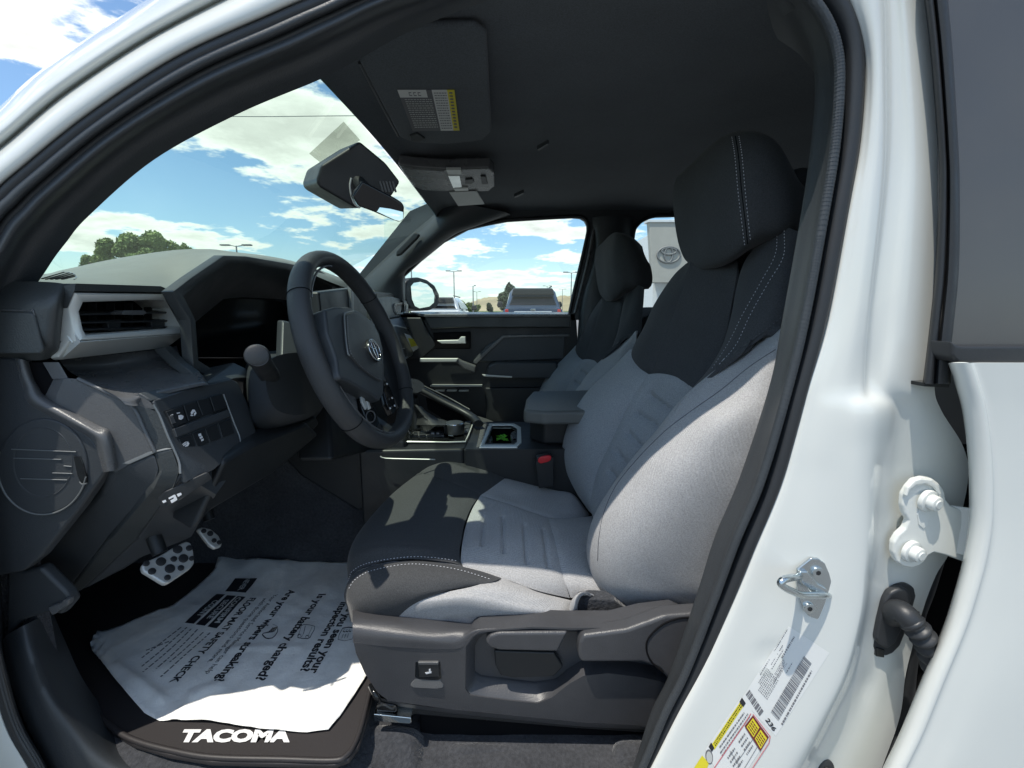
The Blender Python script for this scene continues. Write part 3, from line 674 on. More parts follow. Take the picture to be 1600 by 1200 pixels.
# overhead console
oz = HZ-.010
oc = slab('overhead_console', LZ([(622,258),(650,262),(695,265),(765,263),(772,270),(773,292),(764,299),(722,300),(662,298),(646,292),(636,280)], oz), (0, 0, .03), M['dashlight'], T, .006, 4)
slab('console_tray', LZ([(636,264),(694,268),(704,296),(662,295),(648,289)], oz-.002), (0, 0, .004), M['dashlight'], oc, .0015)
slab('lamp_switch', LZ([(697,266),(720,266),(722,273),(700,273)], oz-.006), (0, 0, .008), M['silver'], oc, .001)
slab('map_lamp', LZ([(700,275),(718,275),(722,294),(708,294)], oz-.003), (0, 0, .004), M['mirror'], oc, .001)
slab('lamp_switch', LZ([(709,295),(731,294),(732,298),(711,299)], oz-.005), (0, 0, .006), M['silver'], oc, .001)
slab('sos_button', LZ([(727,281),(738,280),(741,285),(736,288),(727,287)], oz-.004), (0, 0, .004), M['dark'], oc, .001)
slab('sunroof_button', LZ([(751,276),(759,276),(762,288),(753,288)], oz-.004), (0, 0, .004), M['dark'], oc, .001)
slab('console_card', LZ([(702,301),(745,299),(757,319),(716,322)], oz-.004), (0, 0, .002), M['pink'], oc, 0)
# ceiling fittings
slab('ceiling_clip', LZ([(839,234),(856,224),(858,226),(842,236)], HZ+.018), (0, 0, .01), M['trim'], T, .001)
slab('ceiling_clip', LZ([(803,308),(818,301),(819,303),(805,310)], HZ+.010), (0, 0, .012), M['trim'], T, .002)
# camera housing and mirror
hs = [[WP(x, y, Vector((-.30, 1.2, 0)), Vector((.35, -1, -.2)).normalized()) for x, y in pts] for pts in ([(494,282),(502,258),(562,220),(603,254),(626,284),(612,307),(560,326),(548,320),(498,291)],)]
housing = slab('camera_housing', hs[0], Vector((-.07, .10, .02)), M['dark'], T, .008, 4)
hn = Vector((.35, -1, -.2)).normalized()
def HP(pts, o): 
    return [WP(x, y, Vector((-.30, 1.2, 0))+hn*o, hn) for x, y in pts]
tube('housing_trim', HP([(549,278),(547,290),(549,305),(554,318),(562,325)], .002), .002, M['silver'], housing, seg=8)
for k in range(5): slab('vent_slot', HP([(592+k*5,283-k*0),(595+k*5,283),(600+k*5,300),(597+k*5,301)], .001), hn*.0015, M['dashlight'], housing, .0003)
mz = Vector((-.26, 1.20, 0)); mn = Vector((.45, -1, -.25)).normalized()
def MP(pts, o): return [WP(x, y, mz+mn*o, mn) for x, y in pts]
rv = slab('rear_view_mirror', MP([(550,306),(566,282),(600,300),(612,306),(628,316),(632,322),(631,343),(625,347),(618,345),(585,331),(560,322)], 0), -mn*.03, M['gloss'], T, .006, 4)
gN = Vector((.15, -1, -.05)).normalized(); gP = MP([(608,335)], .006)[0]
slab('mirror_glass', [WP(x, y, gP, gN) for x, y in ((588,323),(610,326),(630,331),(630,342),(625,346),(617,344),(587,330))], -gN*.003, M['mirror'], rv, .0004)
tube('mirror_stalk', [WP(575,300,mz-mn*.04,mn), WP(560,285,mz-mn*.09,mn)], .012, M['dark'], rv, seg=10)
# ---- far A pillar trim and far side wall
FY = 2.05
fa = panel('far_a_pillar_trim', [[(565,452,2.08),(574,458,2.03),(604,470,2.0),(629,470,2.04),(632,500,2.09)],[(560,436,2.10),(570,442,2.03),(596,452,1.99),(629,431,2.02),(632,431,2.08)],[(612,390,2.07),(618,397,2.01),(634,405,1.98),(655,408,2.02),(660,405,2.08)],[(655,355,2.04),(660,362,1.98),(680,368,1.96),(705,369,2.01),(710,366,2.08)],[(680,333,2.0),(684,342,1.96),(705,345,1.95),(745,352,2.00),(750,350,2.08)],[(684,320,1.98),(700,322,1.95),(730,320,1.94),(790,332,1.98),(800,340,2.08)]], M['trim'], T, ru=5, rv=6, thick=.004)
slab('pillar_grab_handle', [WP(x, y, Vector((0, 1.94, 0)), Vector((0, -1, 0))) for x, y in ((619,392),(648,362),(656,366),(652,372),(626,398),(618,400))], (0, .025, 0), M['dark'], fa, .006, 4)
# far side structure with the two window openings
win = [(629,489),(629,431),(655,407),(692,377),(730,357),(760,350),(792,344),(855,340),(896,338),(908,339),(915,343),(918.5,350),(919,360),(915,380),(907,415),(898,452),(890,489)]
rw = [(986,487),(986,400),(990,363),(996,351),(1006,343),(1024,337),(1060,336),(1140,336),(1240,345),(1240,487)]
far = plate('far_door_frames', LY([(560,500),(560,430),(640,330),(720,295),(1350,285),(1420,500)], FY), [LY(win, FY), LY(rw, FY)], M['trim'], T, (0, .05, 0))
tube('window_surround', LY(win[1:], FY-.004), .008, M['dark'], T, seg=8, res=4)
tube('window_surround', LY(rw[1:-1], FY-.004), .009, M['dark'], T, seg=8, res=4)
# B pillar far: trim with pale edge seal
tube('far_pillar_seal', [W(932,352,2.03),W(927,362,2.03),W(920,400,2.03),W(908,450,2.03),W(898,489,2.03)], .007, M['dashlight'], T, seg=8)
panel('far_b_pillar', [[(925,340,2.03),(940,338,2.0),(970,338,2.0),(990,340,2.04)],[(928,400,2.03),(935,400,2.0),(965,400,2.0),(984,400,2.04)],[(905,489,2.03),(915,489,2.0),(960,489,2.0),(984,489,2.04)],[(900,640,2.03),(910,640,2.0),(960,640,2.0),(980,640,2.04)]], M['trim'], T, ru=4, rv=5, thick=.003)
me = bpy.data.meshes.new('side_window'); me.from_pydata([tuple(p) for p in LY([(600,495),(600,330),(930,330),(930,495)], FY+.03)], [], [(0,1,2,3)]); link(me, 'side_window', M['side'], T)
me = bpy.data.meshes.new('side_window'); me.from_pydata([tuple(p) for p in LY([(970,495),(970,330),(1260,330),(1260,495)], FY+.03)], [], [(0,1,2,3)]); link(me, 'side_window', M['side'], T)
# passenger door panel
pd = slab('passenger_door', LY([(600,489),(893,489),(900,489),(905,560),(900,760),(560,760),(560,500)], FY), (0, .06, 0), M['dark'], T, .006, 3)
slab('door_sill_cap', [Vector(p) for p in (W(664,491,2.0), W(892,491,2.0), W(890,487.5,2.09), W(640,487.5,2.09))], (0, 0, -.012), M['dashlight'], pd, .002)
slab('upper_pad', LY([(662,494),(893,494),(891,512),(720,512),(672,514)], 2.015), (0, .04, 0), M['dash'], pd, .006, 4)
slab('door_corner_pad', LY([(600,496),(658,496),(668,516),(682,540),(660,560),(600,560)], 2.03), (0, .03, 0), M['dark'], pd, .006)
hb = slab('door_handle', LY([(682,532),(716,531),(720,526),(727,526),(728,537),(690,537)], 1.99), (0, .02, 0), M['silver'], pd, .003, 3)
slab('handle_bowl', LY([(676,520),(735,518),(735,545),(680,545)], 2.028), (0, .015, 0), M['void'], pd, .004)
slab('door_armrest_pad', LY([(738,565),(760,540),(785,526),(796,524),(884,524),(882,562),(765,566)], 2.03), (0, .02, 0), M['trim'], pd, .008, 4)
slab('upper_crease', LY([(738,566),(785,524),(890,522),(890,526),(788,528),(744,569)], 2.022), (0, .02, 0), M['dashlight'], pd, .002)
slab('armrest', LY([(762,572),(775,566),(870,566),(872,572),(870,592),(758,592)], 1.98), (0, .06, 0), M['trim'], pd, .01, 4)
slab('armrest_front', LY([(655,560.5),(716,560.5),(722,564),(744,572),(742,583),(725,577),(714,567),(655,566)], 1.97), (0, .03, 0), M['dashlight'], pd, .006, 3)
slab('grip_bar', LY([(655,560),(716,560),(713,565.5),(656,566)], 1.965), (0, .02, 0), M['silver'], pd, .003)
slab('pull_trim', LY([(753,585),(800,588),(800,590.5),(756,588)], 1.975), (0, .01, 0), M['silver'], pd, .001)
slab('speaker_trim', LY([(672,602),(753,602),(753,604),(672,604)], 2.015), (0, .03, 0), M['silver'], pd, .001)
for x0, x1 in ((679,694),(698,713),(717,732)): slab('trim_dash', LY([(x0,610),(x1,610),(x1,611.5),(x0,611.5)], 2.02), (0, .03, 0), M['silver'], pd, .0005)
slab('map_pocket', LY([(758,606),(890,606),(890,660),(760,660)], 2.02), (0, .03, 0), M['dark'], pd, .006)
# door mirror outside
mN = Vector((.80, -.55, .02)).normalized(); mP = W(660, 460, 2.36)
dm = slab('door_mirror', [WP(x, y, mP-mN*.004, mN) for x, y in ((634,440),(641,434),(654,433),(668,437),(680,446),(687,460),(688,472),(683,480),(672,485),(654,486),(641,482),(634,470),(631,455))], -mN*.08, M['dark'], T, .010, 4)
slab('mirror_glass', [WP(x, y, mP, mN) for x, y in ((642.0, 447.5), (646.5, 442.1), (656.4, 440.3), (667.2, 443.9), (675.3, 452.0), (678.9, 461.9), (678.0, 472.7), (670.8, 479.0), (655.5, 481.7), (648.3, 478.1), (643.8, 467.3))], -mN*.003, M['mirror'], dm, 0)
# ---- the open driver door, swung forward out of the frame
dd = Vector((-.98, .60, 0)); de = Vector((-.62, -.42, 0)); dn = Vector((de.y-dd.y, -(de.x-dd.x), 0)).normalized()
def DP(t, z): p = dd.lerp(de, t); return Vector((p.x, p.y, z))
ddr = slab('driver_door', [DP(0,.50), DP(1,.46), DP(1.02,.8), DP(1,1.36), DP(0,1.36)], dn*.10, M['white'], T, .02, 3)
slab('door_card', [p+dn*.101 for p in (DP(.04,.55), DP(.96,.52), DP(.97,1.32), DP(.04,1.32))], dn*.03, M['dark'], ddr, .015, 3)
tube('window_frame', [DP(.02,1.36)+dn*.05, DP(.10,1.50)+dn*.06, DP(.40,1.70)+dn*.10, DP(.80,1.76)+dn*.12, DP(.96,1.72)+dn*.12, DP(1.0,1.36)+dn*.05], .022, M['white'], ddr, seg=8)
# ---- passenger seat comes from the driver seat later
# dash far side
df = slab('far_dash', [WX(x, y, -.52) for x, y in ((560,470),(584,455),(612,458),(636,470),(640,490),(620,494),(606,497))], (-.45, 0, 0), M['dash'], T, .006, 4)
# ================================================================== DASHBOARD (driver side)
VX = -.62
def DX(p): return Vector((VX, p[0], CZ+p[1]))
# top of the dash
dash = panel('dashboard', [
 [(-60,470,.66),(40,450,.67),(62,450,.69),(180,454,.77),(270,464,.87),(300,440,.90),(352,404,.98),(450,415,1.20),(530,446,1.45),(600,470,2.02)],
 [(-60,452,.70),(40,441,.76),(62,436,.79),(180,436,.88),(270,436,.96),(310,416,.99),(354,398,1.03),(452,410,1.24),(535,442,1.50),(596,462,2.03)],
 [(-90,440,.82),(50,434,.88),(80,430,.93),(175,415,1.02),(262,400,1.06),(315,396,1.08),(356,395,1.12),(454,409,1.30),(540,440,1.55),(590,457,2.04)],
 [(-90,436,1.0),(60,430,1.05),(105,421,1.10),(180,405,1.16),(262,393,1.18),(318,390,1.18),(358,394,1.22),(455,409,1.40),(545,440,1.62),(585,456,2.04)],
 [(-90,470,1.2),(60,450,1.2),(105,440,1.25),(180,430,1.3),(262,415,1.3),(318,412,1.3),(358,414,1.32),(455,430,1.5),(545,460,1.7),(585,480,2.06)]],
 [M['dashtop_sunlit']], T, ru=8, rv=7)
tD = bvh(dash)
for k in range(7):
    seamline('defroster_slot', tD, [(66+k*8,434-k*.6),(74+k*7,430-k*.8),(86+k*5,428-k*.9)], .0016, M['void'], dash, res=None) if False else None
vent_bm = []
for k, (p, q) in enumerate((((66,436),(100,426)),((72,437),(108,427)),((80,437),(114,428)),((88,437),(117,430)),((97,437),(118,432)))):
    seamline('defroster_vent', tD, [p, mix(p, q, .5), q], .0018, M['void'], dash)
seamline('defroster_vent', tD, [(96,425),(112,427),(119,433),(116,437)], .0013, M['dashlight'], dash)
# body of the dash behind everything, closes the view through
slab('dash_core', [DX(q)+Vector((-.16, 0, 0)) for q in ((.72,-.03),(.95,-.02),(1.02,.05),(1.30,.03),(2.02,-.05),(2.02,-.34),(1.30,-.36),(1.18,-.20),(.72,-.20))], (-.26, 0, 0), M['void'], T, 0)
def DV(pts, X): return LX(pts, X)
WX0 = WX
def WX(px, py, X):
    p = WX0(px, py, X)
    return p if p.y >= .652 or px > 330 else W(px, py, .652-(.652-p.y)*.12)
# upper end: soft pad, fuse cover
ec = panel('dash_end', [[(-80,440,.645),(0,440,.645),(60,440,.645),(92,442,.648),(107,446,.66),(116,452,.69)],[(-80,470,.63),(0,470,.63),(60,470,.63),(86,470,.632),(98,474,.645),(108,480,.68)],[(-80,500,.628),(0,500,.628),(60,500,.628),(82,503,.632),(94,510,.645),(104,518,.68)],[(-80,535,.63),(0,535,.63),(56,535,.63),(78,538,.635),(92,544,.65),(98,550,.68)],[(-80,560,.645),(0,561,.645),(50,563,.645),(70,562,.65),(88,556,.66),(96,556,.69)]], M['dash'], T, ru=5, rv=5, thick=.004)
slab('fuse_cover', LY([(-40,486),(47,488),(52,492),(66,548),(62,553),(-40,553)], .6245), (0, .006, 0), M['dash'], ec, .0025, 3)
seamE = bvh(ec)
seamline('pad_seam', seamE, [(-5,484),(20,485),(48,485),(54,490),(68,550)], .0010, M['dashlight'], ec, lift=.0005)
# air vent
vo = [(108,483),(118,457),(262,459),(278,466),(291,481),(295,513),(291,521),(125,533),(116,515)]
vi = [(125,487),(131,472),(259,468),(268,471),(280,482),(283,510),(279,513),(136,524),(131,515)]
vent = ring('air_vent', DV(vo, VX), DV(vi, VX-.006), (-.05, 0, 0), M['silver'], T, depth_in=(-.07, 0, 0), bevel=.003)
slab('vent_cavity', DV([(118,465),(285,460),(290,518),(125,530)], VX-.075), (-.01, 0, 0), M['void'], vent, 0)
slab('vent_underside', [WX(116,518,VX-.002), WX(126,533,VX-.004), WX(291,521,VX-.004), WX(262,543,VX-.03), WX(96,562,VX-.045), WX(90,558,VX-.04)], (-.012, 0, -.001), M['silver'], vent, .002)
# surround of the vent on top and right
slab('vent_hood', DV([(101,447),(118,443),(252,447),(270,455),(288,472),(297,484),(300,512),(293,524),(295,480),(278,464),(262,457),(117,455),(106,482),(97,480)], VX+.004), (-.08, 0, 0), M['dash'], vent, .004)
for y0, y1, n in ((490,487,'vent_blade'),(503,500,'vent_blade'),(514,510,'vent_blade')):
    slab(n, [WX(126,y0,VX-.030), WX(284,y1,VX-.030), WX(284,y1+2.5,VX-.032), WX(126,y0+3,VX-.032)], (-.022, 0, .003), M['dark'], vent, .0005)
for x in (150,178,206,236,262): slab('vent_vane', DV([(x,474),(x+1.6,474),(x+2,518),(x+.4,518)], VX-.056), (-.014, 0, 0), M['dark'], vent, 0)
slab('vent_tab', DV([(190,489),(196,485),(226,485),(230,489),(226,492),(194,492)], VX-.012), (-.02, 0, 0), M['dashlight'], vent, .001)
for x in (168, 236): slab('tab_arm', DV([(x,500),(x+22,499),(x+20,516),(x+2,517)], VX-.034), (-.01, 0, 0), M['dark'], vent, .001)
# storage tray under the vent
tray = panel('dash_tray', [
 [(92,562,.700),(150,556,.74),(210,550,.80),(262,543,.86),(276,540,.88)],
 [(100,572,.712),(155,572,.755),(215,566,.80),(268,556,.85),(284,560,.86)],
 [(112,583,.70),(165,586,.73),(225,580,.77),(285,570,.82),(300,574,.83)],
 [(140,598,.66),(178,600,.685),(240,596,.73),(305,583,.78),(316,586,.79)],
 [(180,618,.630),(200,620,.640),(236,612,.67),(310,596,.735),(323,597,.75)],
 [(196,632,.628),(214,634,.636),(226,624,.655),(312,603,.728),(326,601,.745)]], M['dashlight'], T, ru=6, rv=6)
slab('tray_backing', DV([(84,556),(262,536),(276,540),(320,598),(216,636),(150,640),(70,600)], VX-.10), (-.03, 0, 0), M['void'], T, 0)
slab('tray_edge_right', [WX(256,543,-.62), WX(268,540,-.62), WX(292,566,-.58), WX(312,580,-.56), WX(325,598,-.53), WX(318,599,-.53), WX(304,584,-.555), WX(282,568,-.58)], (-.02, 0, -.004), M['dash'], T, .002)
# lip strip above the switches
slab('tray_lip', [WX(217,614,-.535), WX(310,594,-.535), WX(323,597,-.53), WX(326,602,-.525), WX(237,626,-.522), WX(231,624,-.524)], (-.03, 0, -.015), M['dash'], T, .003)
slab('lip_right', [WX(322,596,-.535), WX(365,566,-.55), WX(385,575,-.53), WX(392,590,-.52), WX(366,592,-.52), WX(327,601,-.525)], (-.05, 0, -.01), M['dash'], T, .003)
# shiny facet right of the tray edge
slab('tray_corner', [WX(216,616,-.534), WX(236,628,-.520), WX(243,640,-.515), WX(233,637,-.520), WX(222,632,-.528)], (-.02, 0, 0), M['dashlight'], T, .001)
# main lower panel (satin), then facets going down
mp = slab('lower_panel', [WX(88,618,-.600), WX(100,592,-.605), WX(107,591,-.600), WX(122,592,-.590), WX(206,634,-.530), WX(242,706,-.490), WX(202,726,-.505), WX(181,738,-.515), WX(176,712,-.52), WX(172,682,-.525), WX(160,669,-.535), WX(100,650,-.58), WX(88,640,-.595)], (-.04, .01, 0), M['dashlight'], T, .004, 4)
tube('panel_edge', [WX(122,592,-.589), WX(165,612,-.560), WX(206,634,-.529), WX(224,668,-.508), WX(242,706,-.489)], .003, M['dashlight'], mp, seg=8, res=4)
slab('side_facet', [WX(207,634,-.530), WX(219,634,-.530), WX(232,638,-.524), WX(244,642,-.516), WX(258,668,-.508), WX(270,700,-.498), WX(243,706,-.491)], (-.03, .004, 0), M['dash'], T, .0025)
rg = panel('panel_ridge', [
 [(24,560,.640),(31,561,.634),(40,563,.64),(50,567,.66),(60,571,.69)],
 [(28,582,.640),(35,583,.634),(46,584,.64),(56,590,.66),(64,596,.69)],
 [(36,604,.640),(43,604,.634),(54,602,.64),(66,608,.66),(74,612,.69)],
 [(44,630,.640),(52,626,.632),(64,620,.638),(78,622,.655),(90,626,.68)],
 [(88,656,.640),(95,650,.630),(104,643,.636),(112,640,.650),(122,640,.67)],
 [(136,682,.640),(142,676,.628),(150,669,.634),(156,664,.645),(164,664,.66)],
 [(150,700,.640),(158,694,.628),(168,684,.632),(174,678,.642),(180,678,.655)],
 [(160,738,.642),(168,737,.630),(178,735,.632),(184,732,.640),(190,732,.65)]], M['dashlight'], T, ru=5, rv=6)
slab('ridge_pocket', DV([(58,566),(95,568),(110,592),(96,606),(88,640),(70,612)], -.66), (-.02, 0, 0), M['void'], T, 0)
slab('pocket_wall', [WX(88,566,-.63), WX(92,566,-.63), WX(106,590,-.61), WX(103,592,-.61)], (-.02, 0, 0), M['dashlight'], T, .001)
# end speaker panel
el = lambda cx, cy, a, b, n=36: [(cx+a*math.cos(2*math.pi*k/n), cy+b*math.sin(2*math.pi*k/n)) for k in range(n)]
spk = slab('speaker_panel', LY([(-60,558),(28,560),(34,592),(48,630),(92,654),(138,680),(154,700),(164,738),(120,800),(62,872),(36,893),(22,896),(-60,910)], .640), (0, .02, 0), M['trim'], T, .004, 4)
slab('speaker_grille', LY(el(66,729,70,75), .6375), (0, .008, 0), M['trim'], spk, .0025, 3)
rim_ = el(66,729,70,75,60)
tube('grille_rim', LY(rim_[2:34], .637), .0012, M['bezel'], spk, seg=6, res=2)
for x0, x1, y0, y1 in ((18,119,702,706),(22,96,716,718),(100,112,728,729),(82,113,739,740),(32,105,748,750)):
    tube('grille_slot', LY([(x0,y0),(x1,y1)], .6365), .0008, M['bezel'], spk, res=1, seg=6)
R_ = []
tube('speaker_ring', LY(el(68,722,46,54), .6385), .0018, M['trim'], spk, closed=True, seg=6, res=2)
slab('grille_opening', LY([(114,712),(125,713),(130,725),(135,748),(134,755),(126,755),(120,742)], .6362), (0, .003, 0), M['gloss'], spk, .001)
slab('opening_edge', LY([(123,753),(128,756),(135,755),(134,757),(127,758)], .6358), (0, .003, 0), M['bezel'], spk, .0004)
# knee panels
slab('knee_bolster_upper', [WX(181,738,-.512), WX(203,725,-.502), WX(243,707,-.489), WX(251,735,-.482), WX(240,762,-.485), W(170,842,.70), W(106,926,.76), W(52,880,.74), W(96,832,.70), W(160,770,.665)], (-.04, .02, .0), M['trim'], T, .006, 4)
slab('knee_panel_line', [WX(201,724,-.498), WX(242,706,-.486), WX(270,700,-.486), WX(270,701,-.486), WX(243,707.2,-.486), WX(202,725.4,-.498)], (-.01, 0, 0), M['bezel'], T, .0004)
slab('knee_facet', [WX(243,707,-.488), WX(270,701,-.486), WX(282,735,-.478), WX(270,766,-.482), W(214,842,.715), W(128,923,.765), W(106,926,.758), W(172,842,.70), WX(240,762,-.485), WX(251,735,-.482)], (-.04, .02, 0), M['dash'], T, .003, 3)
slab('knee_lower', [WX(272,764,-.486), WX(284,740,-.482), WX(372,690,-.49), WX(392,706,-.48), WX(340,770,-.485), W(302,838,.86), W(278,848,.83), W(222,872,.80), W(196,890,.79), W(128,923,.768), W(214,842,.722)], (-.05, .02, .01), M['trim'], T, .006, 4)
slab('lower_cowl', [WX(350,720,-.47), WX(396,690,-.46), WX(480,660,-.42), WX(500,680,-.42), WX(430,740,-.46), WX(330,800,-.50), WX(300,834,-.51)], (-.06, .03, .01), M['dark'], T, .01, 4)
slab('kick_panel', LY([(10,890),(36,893),(62,886),(105,928),(112,942),(96,962),(74,958),(30,972),(8,998)], .660), (0, .02, 0), M['trim'], T, .006)
slab('kick_clip', LY([(74,950),(84,946),(92,944),(98,938),(108,936),(106,946),(94,954),(86,960),(80,962)], .652), (0, .01, 0), M['dashlight'], T, .002)
# tow switch row on the knee panel
ts = slab('tow_switch_panel', [WX(252,778,-.478), WX(262,768,-.476), WX(326,738,-.472), WX(332,748,-.470), WX(280,782,-.474), WX(258,792,-.477)], (-.006, 0, 0), M['dark'], T, .001)
for q in ([(254,783),(259,781),(260,784),(256,786)],[(277,772),(283,770),(284,773),(279,776)]): slab('switch_mark', [WX(x, y, -.4695) for x, y in q], (-.001, 0, 0), M['print'], ts, 0)
for q in ([(264,778),(273,773),(275,775),(265,780)],[(267,782),(276,777),(277,781),(269,786)],[(271,774),(274,773),(277,781),(274,783)]): slab('switch_mark', [WX(x, y, -.4695) for x, y in q], (-.001, 0, 0), M['print'], ts, 0)
# switch panel
spn = slab('switch_panel', [WX(237,626,-.520), WX(300,607,-.520), WX(362,592,-.520), WX(374,598,-.512), WX(388,630,-.495), WX(402,676,-.478), WX(396,696,-.475), WX(374,704,-.478), WX(330,735,-.480), WX(290,758,-.482), WX(284,735,-.482), WX(279,715,-.486), WX(268,690,-.495), WX(250,650,-.510)], (-.05, .02, 0), M['trim'], T, .005, 4)
SWN = (WX(388,630,-.495)-WX(237,626,-.52)).cross(WX(284,735,-.482)-WX(237,626,-.52)).normalized()
if SWN.x < 0: SWN = -SWN
SWP = (WX(388,630,-.495)+WX(237,626,-.52)+WX(284,735,-.482))/3
def SP_(pts, o): return [WP(x, y, SWP+SWN*o, SWN) for x, y in pts]
tube('panel_bezel', SP_([(240,632),(250,650),(262,680),(272,702),(280,722),(282,740)], .002), .0018, M['bezel'], spn, seg=6)
tube('panel_bezel', SP_([(349,616),(357,638),(366,662),(374,682),(374,694),(367,702)], .004), .0016, M['bezel'], spn, seg=6)
slab('switch_well', SP_([(254,642),(345,614),(366,660),(369,690),(290,722)], .0022), -SWN*.004, M['dark'], spn, .001)
rowsb = [([(259,641),(286,632.5),(288,636)],[(271,670)])]
def sw(name, Q, m=M['dark'], o=.0055): return slab(name, SP_(Q, o), -SWN*.004, m, spn, .0009)
sw('wheel_switch', [(260,643),(285,634),(293,659),(271,668)])
sw('switch', [(287,633),(307,627),(316,650),(295,658)])
sw('switch_blank', [(308,626),(326,621),(334,644),(317,649)])
sw('switch_blank', [(328,620),(347,615),(356,636),(336,643)])
slab('switch_bar', SP_([(272,670),(357,640),(361,650),(277,683)], .0065), -SWN*.005, M['trim'], spn, .001)
sw('switch', [(279,685),(298,678),(307,700),(289,706)])
sw('switch', [(300,677),(318,670),(327,692),(309,699)])
sw('switch_blank', [(320,669),(339,662),(346,685),(329,691)])
sw('switch_blank', [(341,661),(360,654),(367,677),(348,684)])
def icon(quads):
    for q in quads: slab('switch_symbol', SP_(q, .0060), -SWN*.0004, M['print'], spn, 0)
icon([[(276,645),(281,644),(281.5,645.5),(277,646.5)],[(279,649),(283,648),(287,650),(286,654),(283,656),(280,655)],[(266,649),(270,647),(271,648.5),(267,650.5)]])
icon([[(298,645),(301,640),(304,640),(306,643),(303,644),(300,648)],[(303,646),(306,643),(307,646),(304,650)],[(298,648),(303,649),(301,650),(298,649.5)]])
icon([[(285,694),(290,690),(290.5,691.5),(286,695)],[(286,696),(291,692),(292,694),(287,697)],[(291,690),(294,690),(296,693),(294,697),(290,698),(289,697),(293,694)]])
icon([[(310,678),(314,677),(315,681),(311,682)],[(312,683),(316,681),(317,684),(313,686)],[(314,687),(318,685),(318.5,688),(315,689.5)]])
ringm = [[(283.5,648.5)]]
# dial ribs on the wheel switch
for k in range(4): slab('dial_rib', SP_([(264+k*1.6,650-k*.5),(265+k*1.6,649.7-k*.5),(270+k*1.6,662-k*.5),(269+k*1.6,662.4-k*.5)], .0066), -SWN*.001, M['dashlight'], spn, 0)
# ---- instrument binnacle
bo = [(270,456),(300,433),(350,399),(385,400),(450,411),(500,422),(530,440),(535,520),(500,600),(400,600),(330,592),(303,574),(298,500)]
bi = [(287,462),(307,446),(356,411),(388,412),(448,423),(495,434),(518,448),(520,520),(490,585),(400,585),(338,580),(310,562),(306,500)]
bn = ring('instrument_binnacle', DV(bo, -.575), DV(bi, -.580), (-.02, 0, 0), M['dash'], T, depth_in=(-.08, .10, -.07), bevel=.004)
slab('instrument_cluster', DV([(262,480),(330,440),(460,436),(520,452),(520,612),(270,600)], -.71), (-.01, 0, 0), M['gloss'], T, 0)
slab('cluster_display', [WX(300,450,-.690), WX(440,440,-.690), WX(450,560,-.690), WX(310,560,-.690)], (-.01, 0, 0), M['gloss'], T, .006)
# centre screen and vents seen past the wheel
scr = slab('centre_screen', [WX(498,456,-.47), WX(566,448,-.47), WX(574,454,-.47), WX(574,510,-.46), WX(505,530,-.46)], (-.03, 0, 0), M['dark'], T, .006, 3)
slab('screen_bezel', [WX(548,436,-.462), WX(552,436,-.462), WX(554,505,-.458), WX(550,505,-.458)], (-.01, 0, 0), M['bezel'], scr, .001)
cv = slab('centre_stack', [WX(505,530,-.47), WX(600,500,-.47), WX(604,560,-.46), WX(612,620,-.44), WX(600,700,-.40), WX(520,720,-.40)], (-.08, 0, 0), M['dark'], T, .01, 4)
for k in range(3): slab('climate_button', [WX(574+k*8,560-k*2,-.452), WX(580+k*8,558.5-k*2,-.452), WX(581+k*8,566-k*2,-.451), WX(575+k*8,567.5-k*2,-.451)], (-.01, 0, 0), M['dashlight'], cv, .001)
# passenger side of the dash
slab('passenger_dash', [WX(576,466,-.50), WX(612,463,-.50), WX(630,468,-.50), WX(626,496,-.49), WX(600,500,-.49), WX(590,512,-.49), WX(580,510,-.49)], (-.3, 0, 0), M['dash'], T, .006, 4)
fv = [(618,474),(634,472),(638,476),(638,488),(634,492),(619,492),(616,487),(616,478)]
fi = [(622,478),(632,476),(634,478),(634,486),(631,488),(622,489),(621,486),(621,480)]
v2 = ring('air_vent', DV(fv, -.49), DV(fi, -.493), (-.03, 0, 0), M['dashlight'], T, depth_in=(-.04, 0, 0), bevel=.001)
slab('vent_cavity', DV([(618,474),(637,474),(637,491),(618,491)], -.532), (-.005, 0, 0), M['void'], v2, 0)
slab('vent_blade', DV([(622,481),(634,480),(634,482),(622,483)], -.50), (-.02, 0, 0), M['silver'], v2, 0)
gb = slab('glovebox', [WX(594,512,-.46), WX(618,507,-.46), WX(636,512,-.455), WX(646,526,-.45), WX(650,545,-.44), WX(645,556,-.43), WX(622,570,-.42), WX(604,572,-.42)], (-.15, 0, 0), M['dash'], T, .008, 4)
slab('dash_shelf', [WX(584,500,-.50), WX(626,493,-.50), WX(642,508,-.47), WX(640,514,-.46), WX(600,520,-.46)], (-.15, 0, 0), M['trim'], T, .008, 4)
slab('glovebox_latch', [WX(620,548,-.418), WX(634,544,-.423), WX(636,556,-.418), WX(624,561,-.414)], (-.01, 0, 0), M['dark'], gb, .001)
card = slab('sticker_card', [WX(632,521,-.436), WX(641,524,-.434), WX(654,544,-.425), WX(646,549,-.424)], (-.002, 0, 0), M['pink'], gb, 0)
slab('card_stripe', [WX(638,528,-.432), WX(646,530,-.430), WX(652,540,-.424), WX(643,542,-.424)], (-.001, 0, 0), M['yellow'], card, 0)
slab('latch_edge', [WX(626,563,-.41), WX(637,557,-.413), WX(638,559,-.412), WX(628,565,-.409)], (-.003, 0, 0), M['bezel'], gb, .0005)
# lower dash hush panel and tunnel side
slab('tunnel_side', LY([(440,660),(560,640),(632,690),(640,760),(560,800),(470,745),(446,720)], 1.215), (0, .05, 0), M['dark'], T, .01)
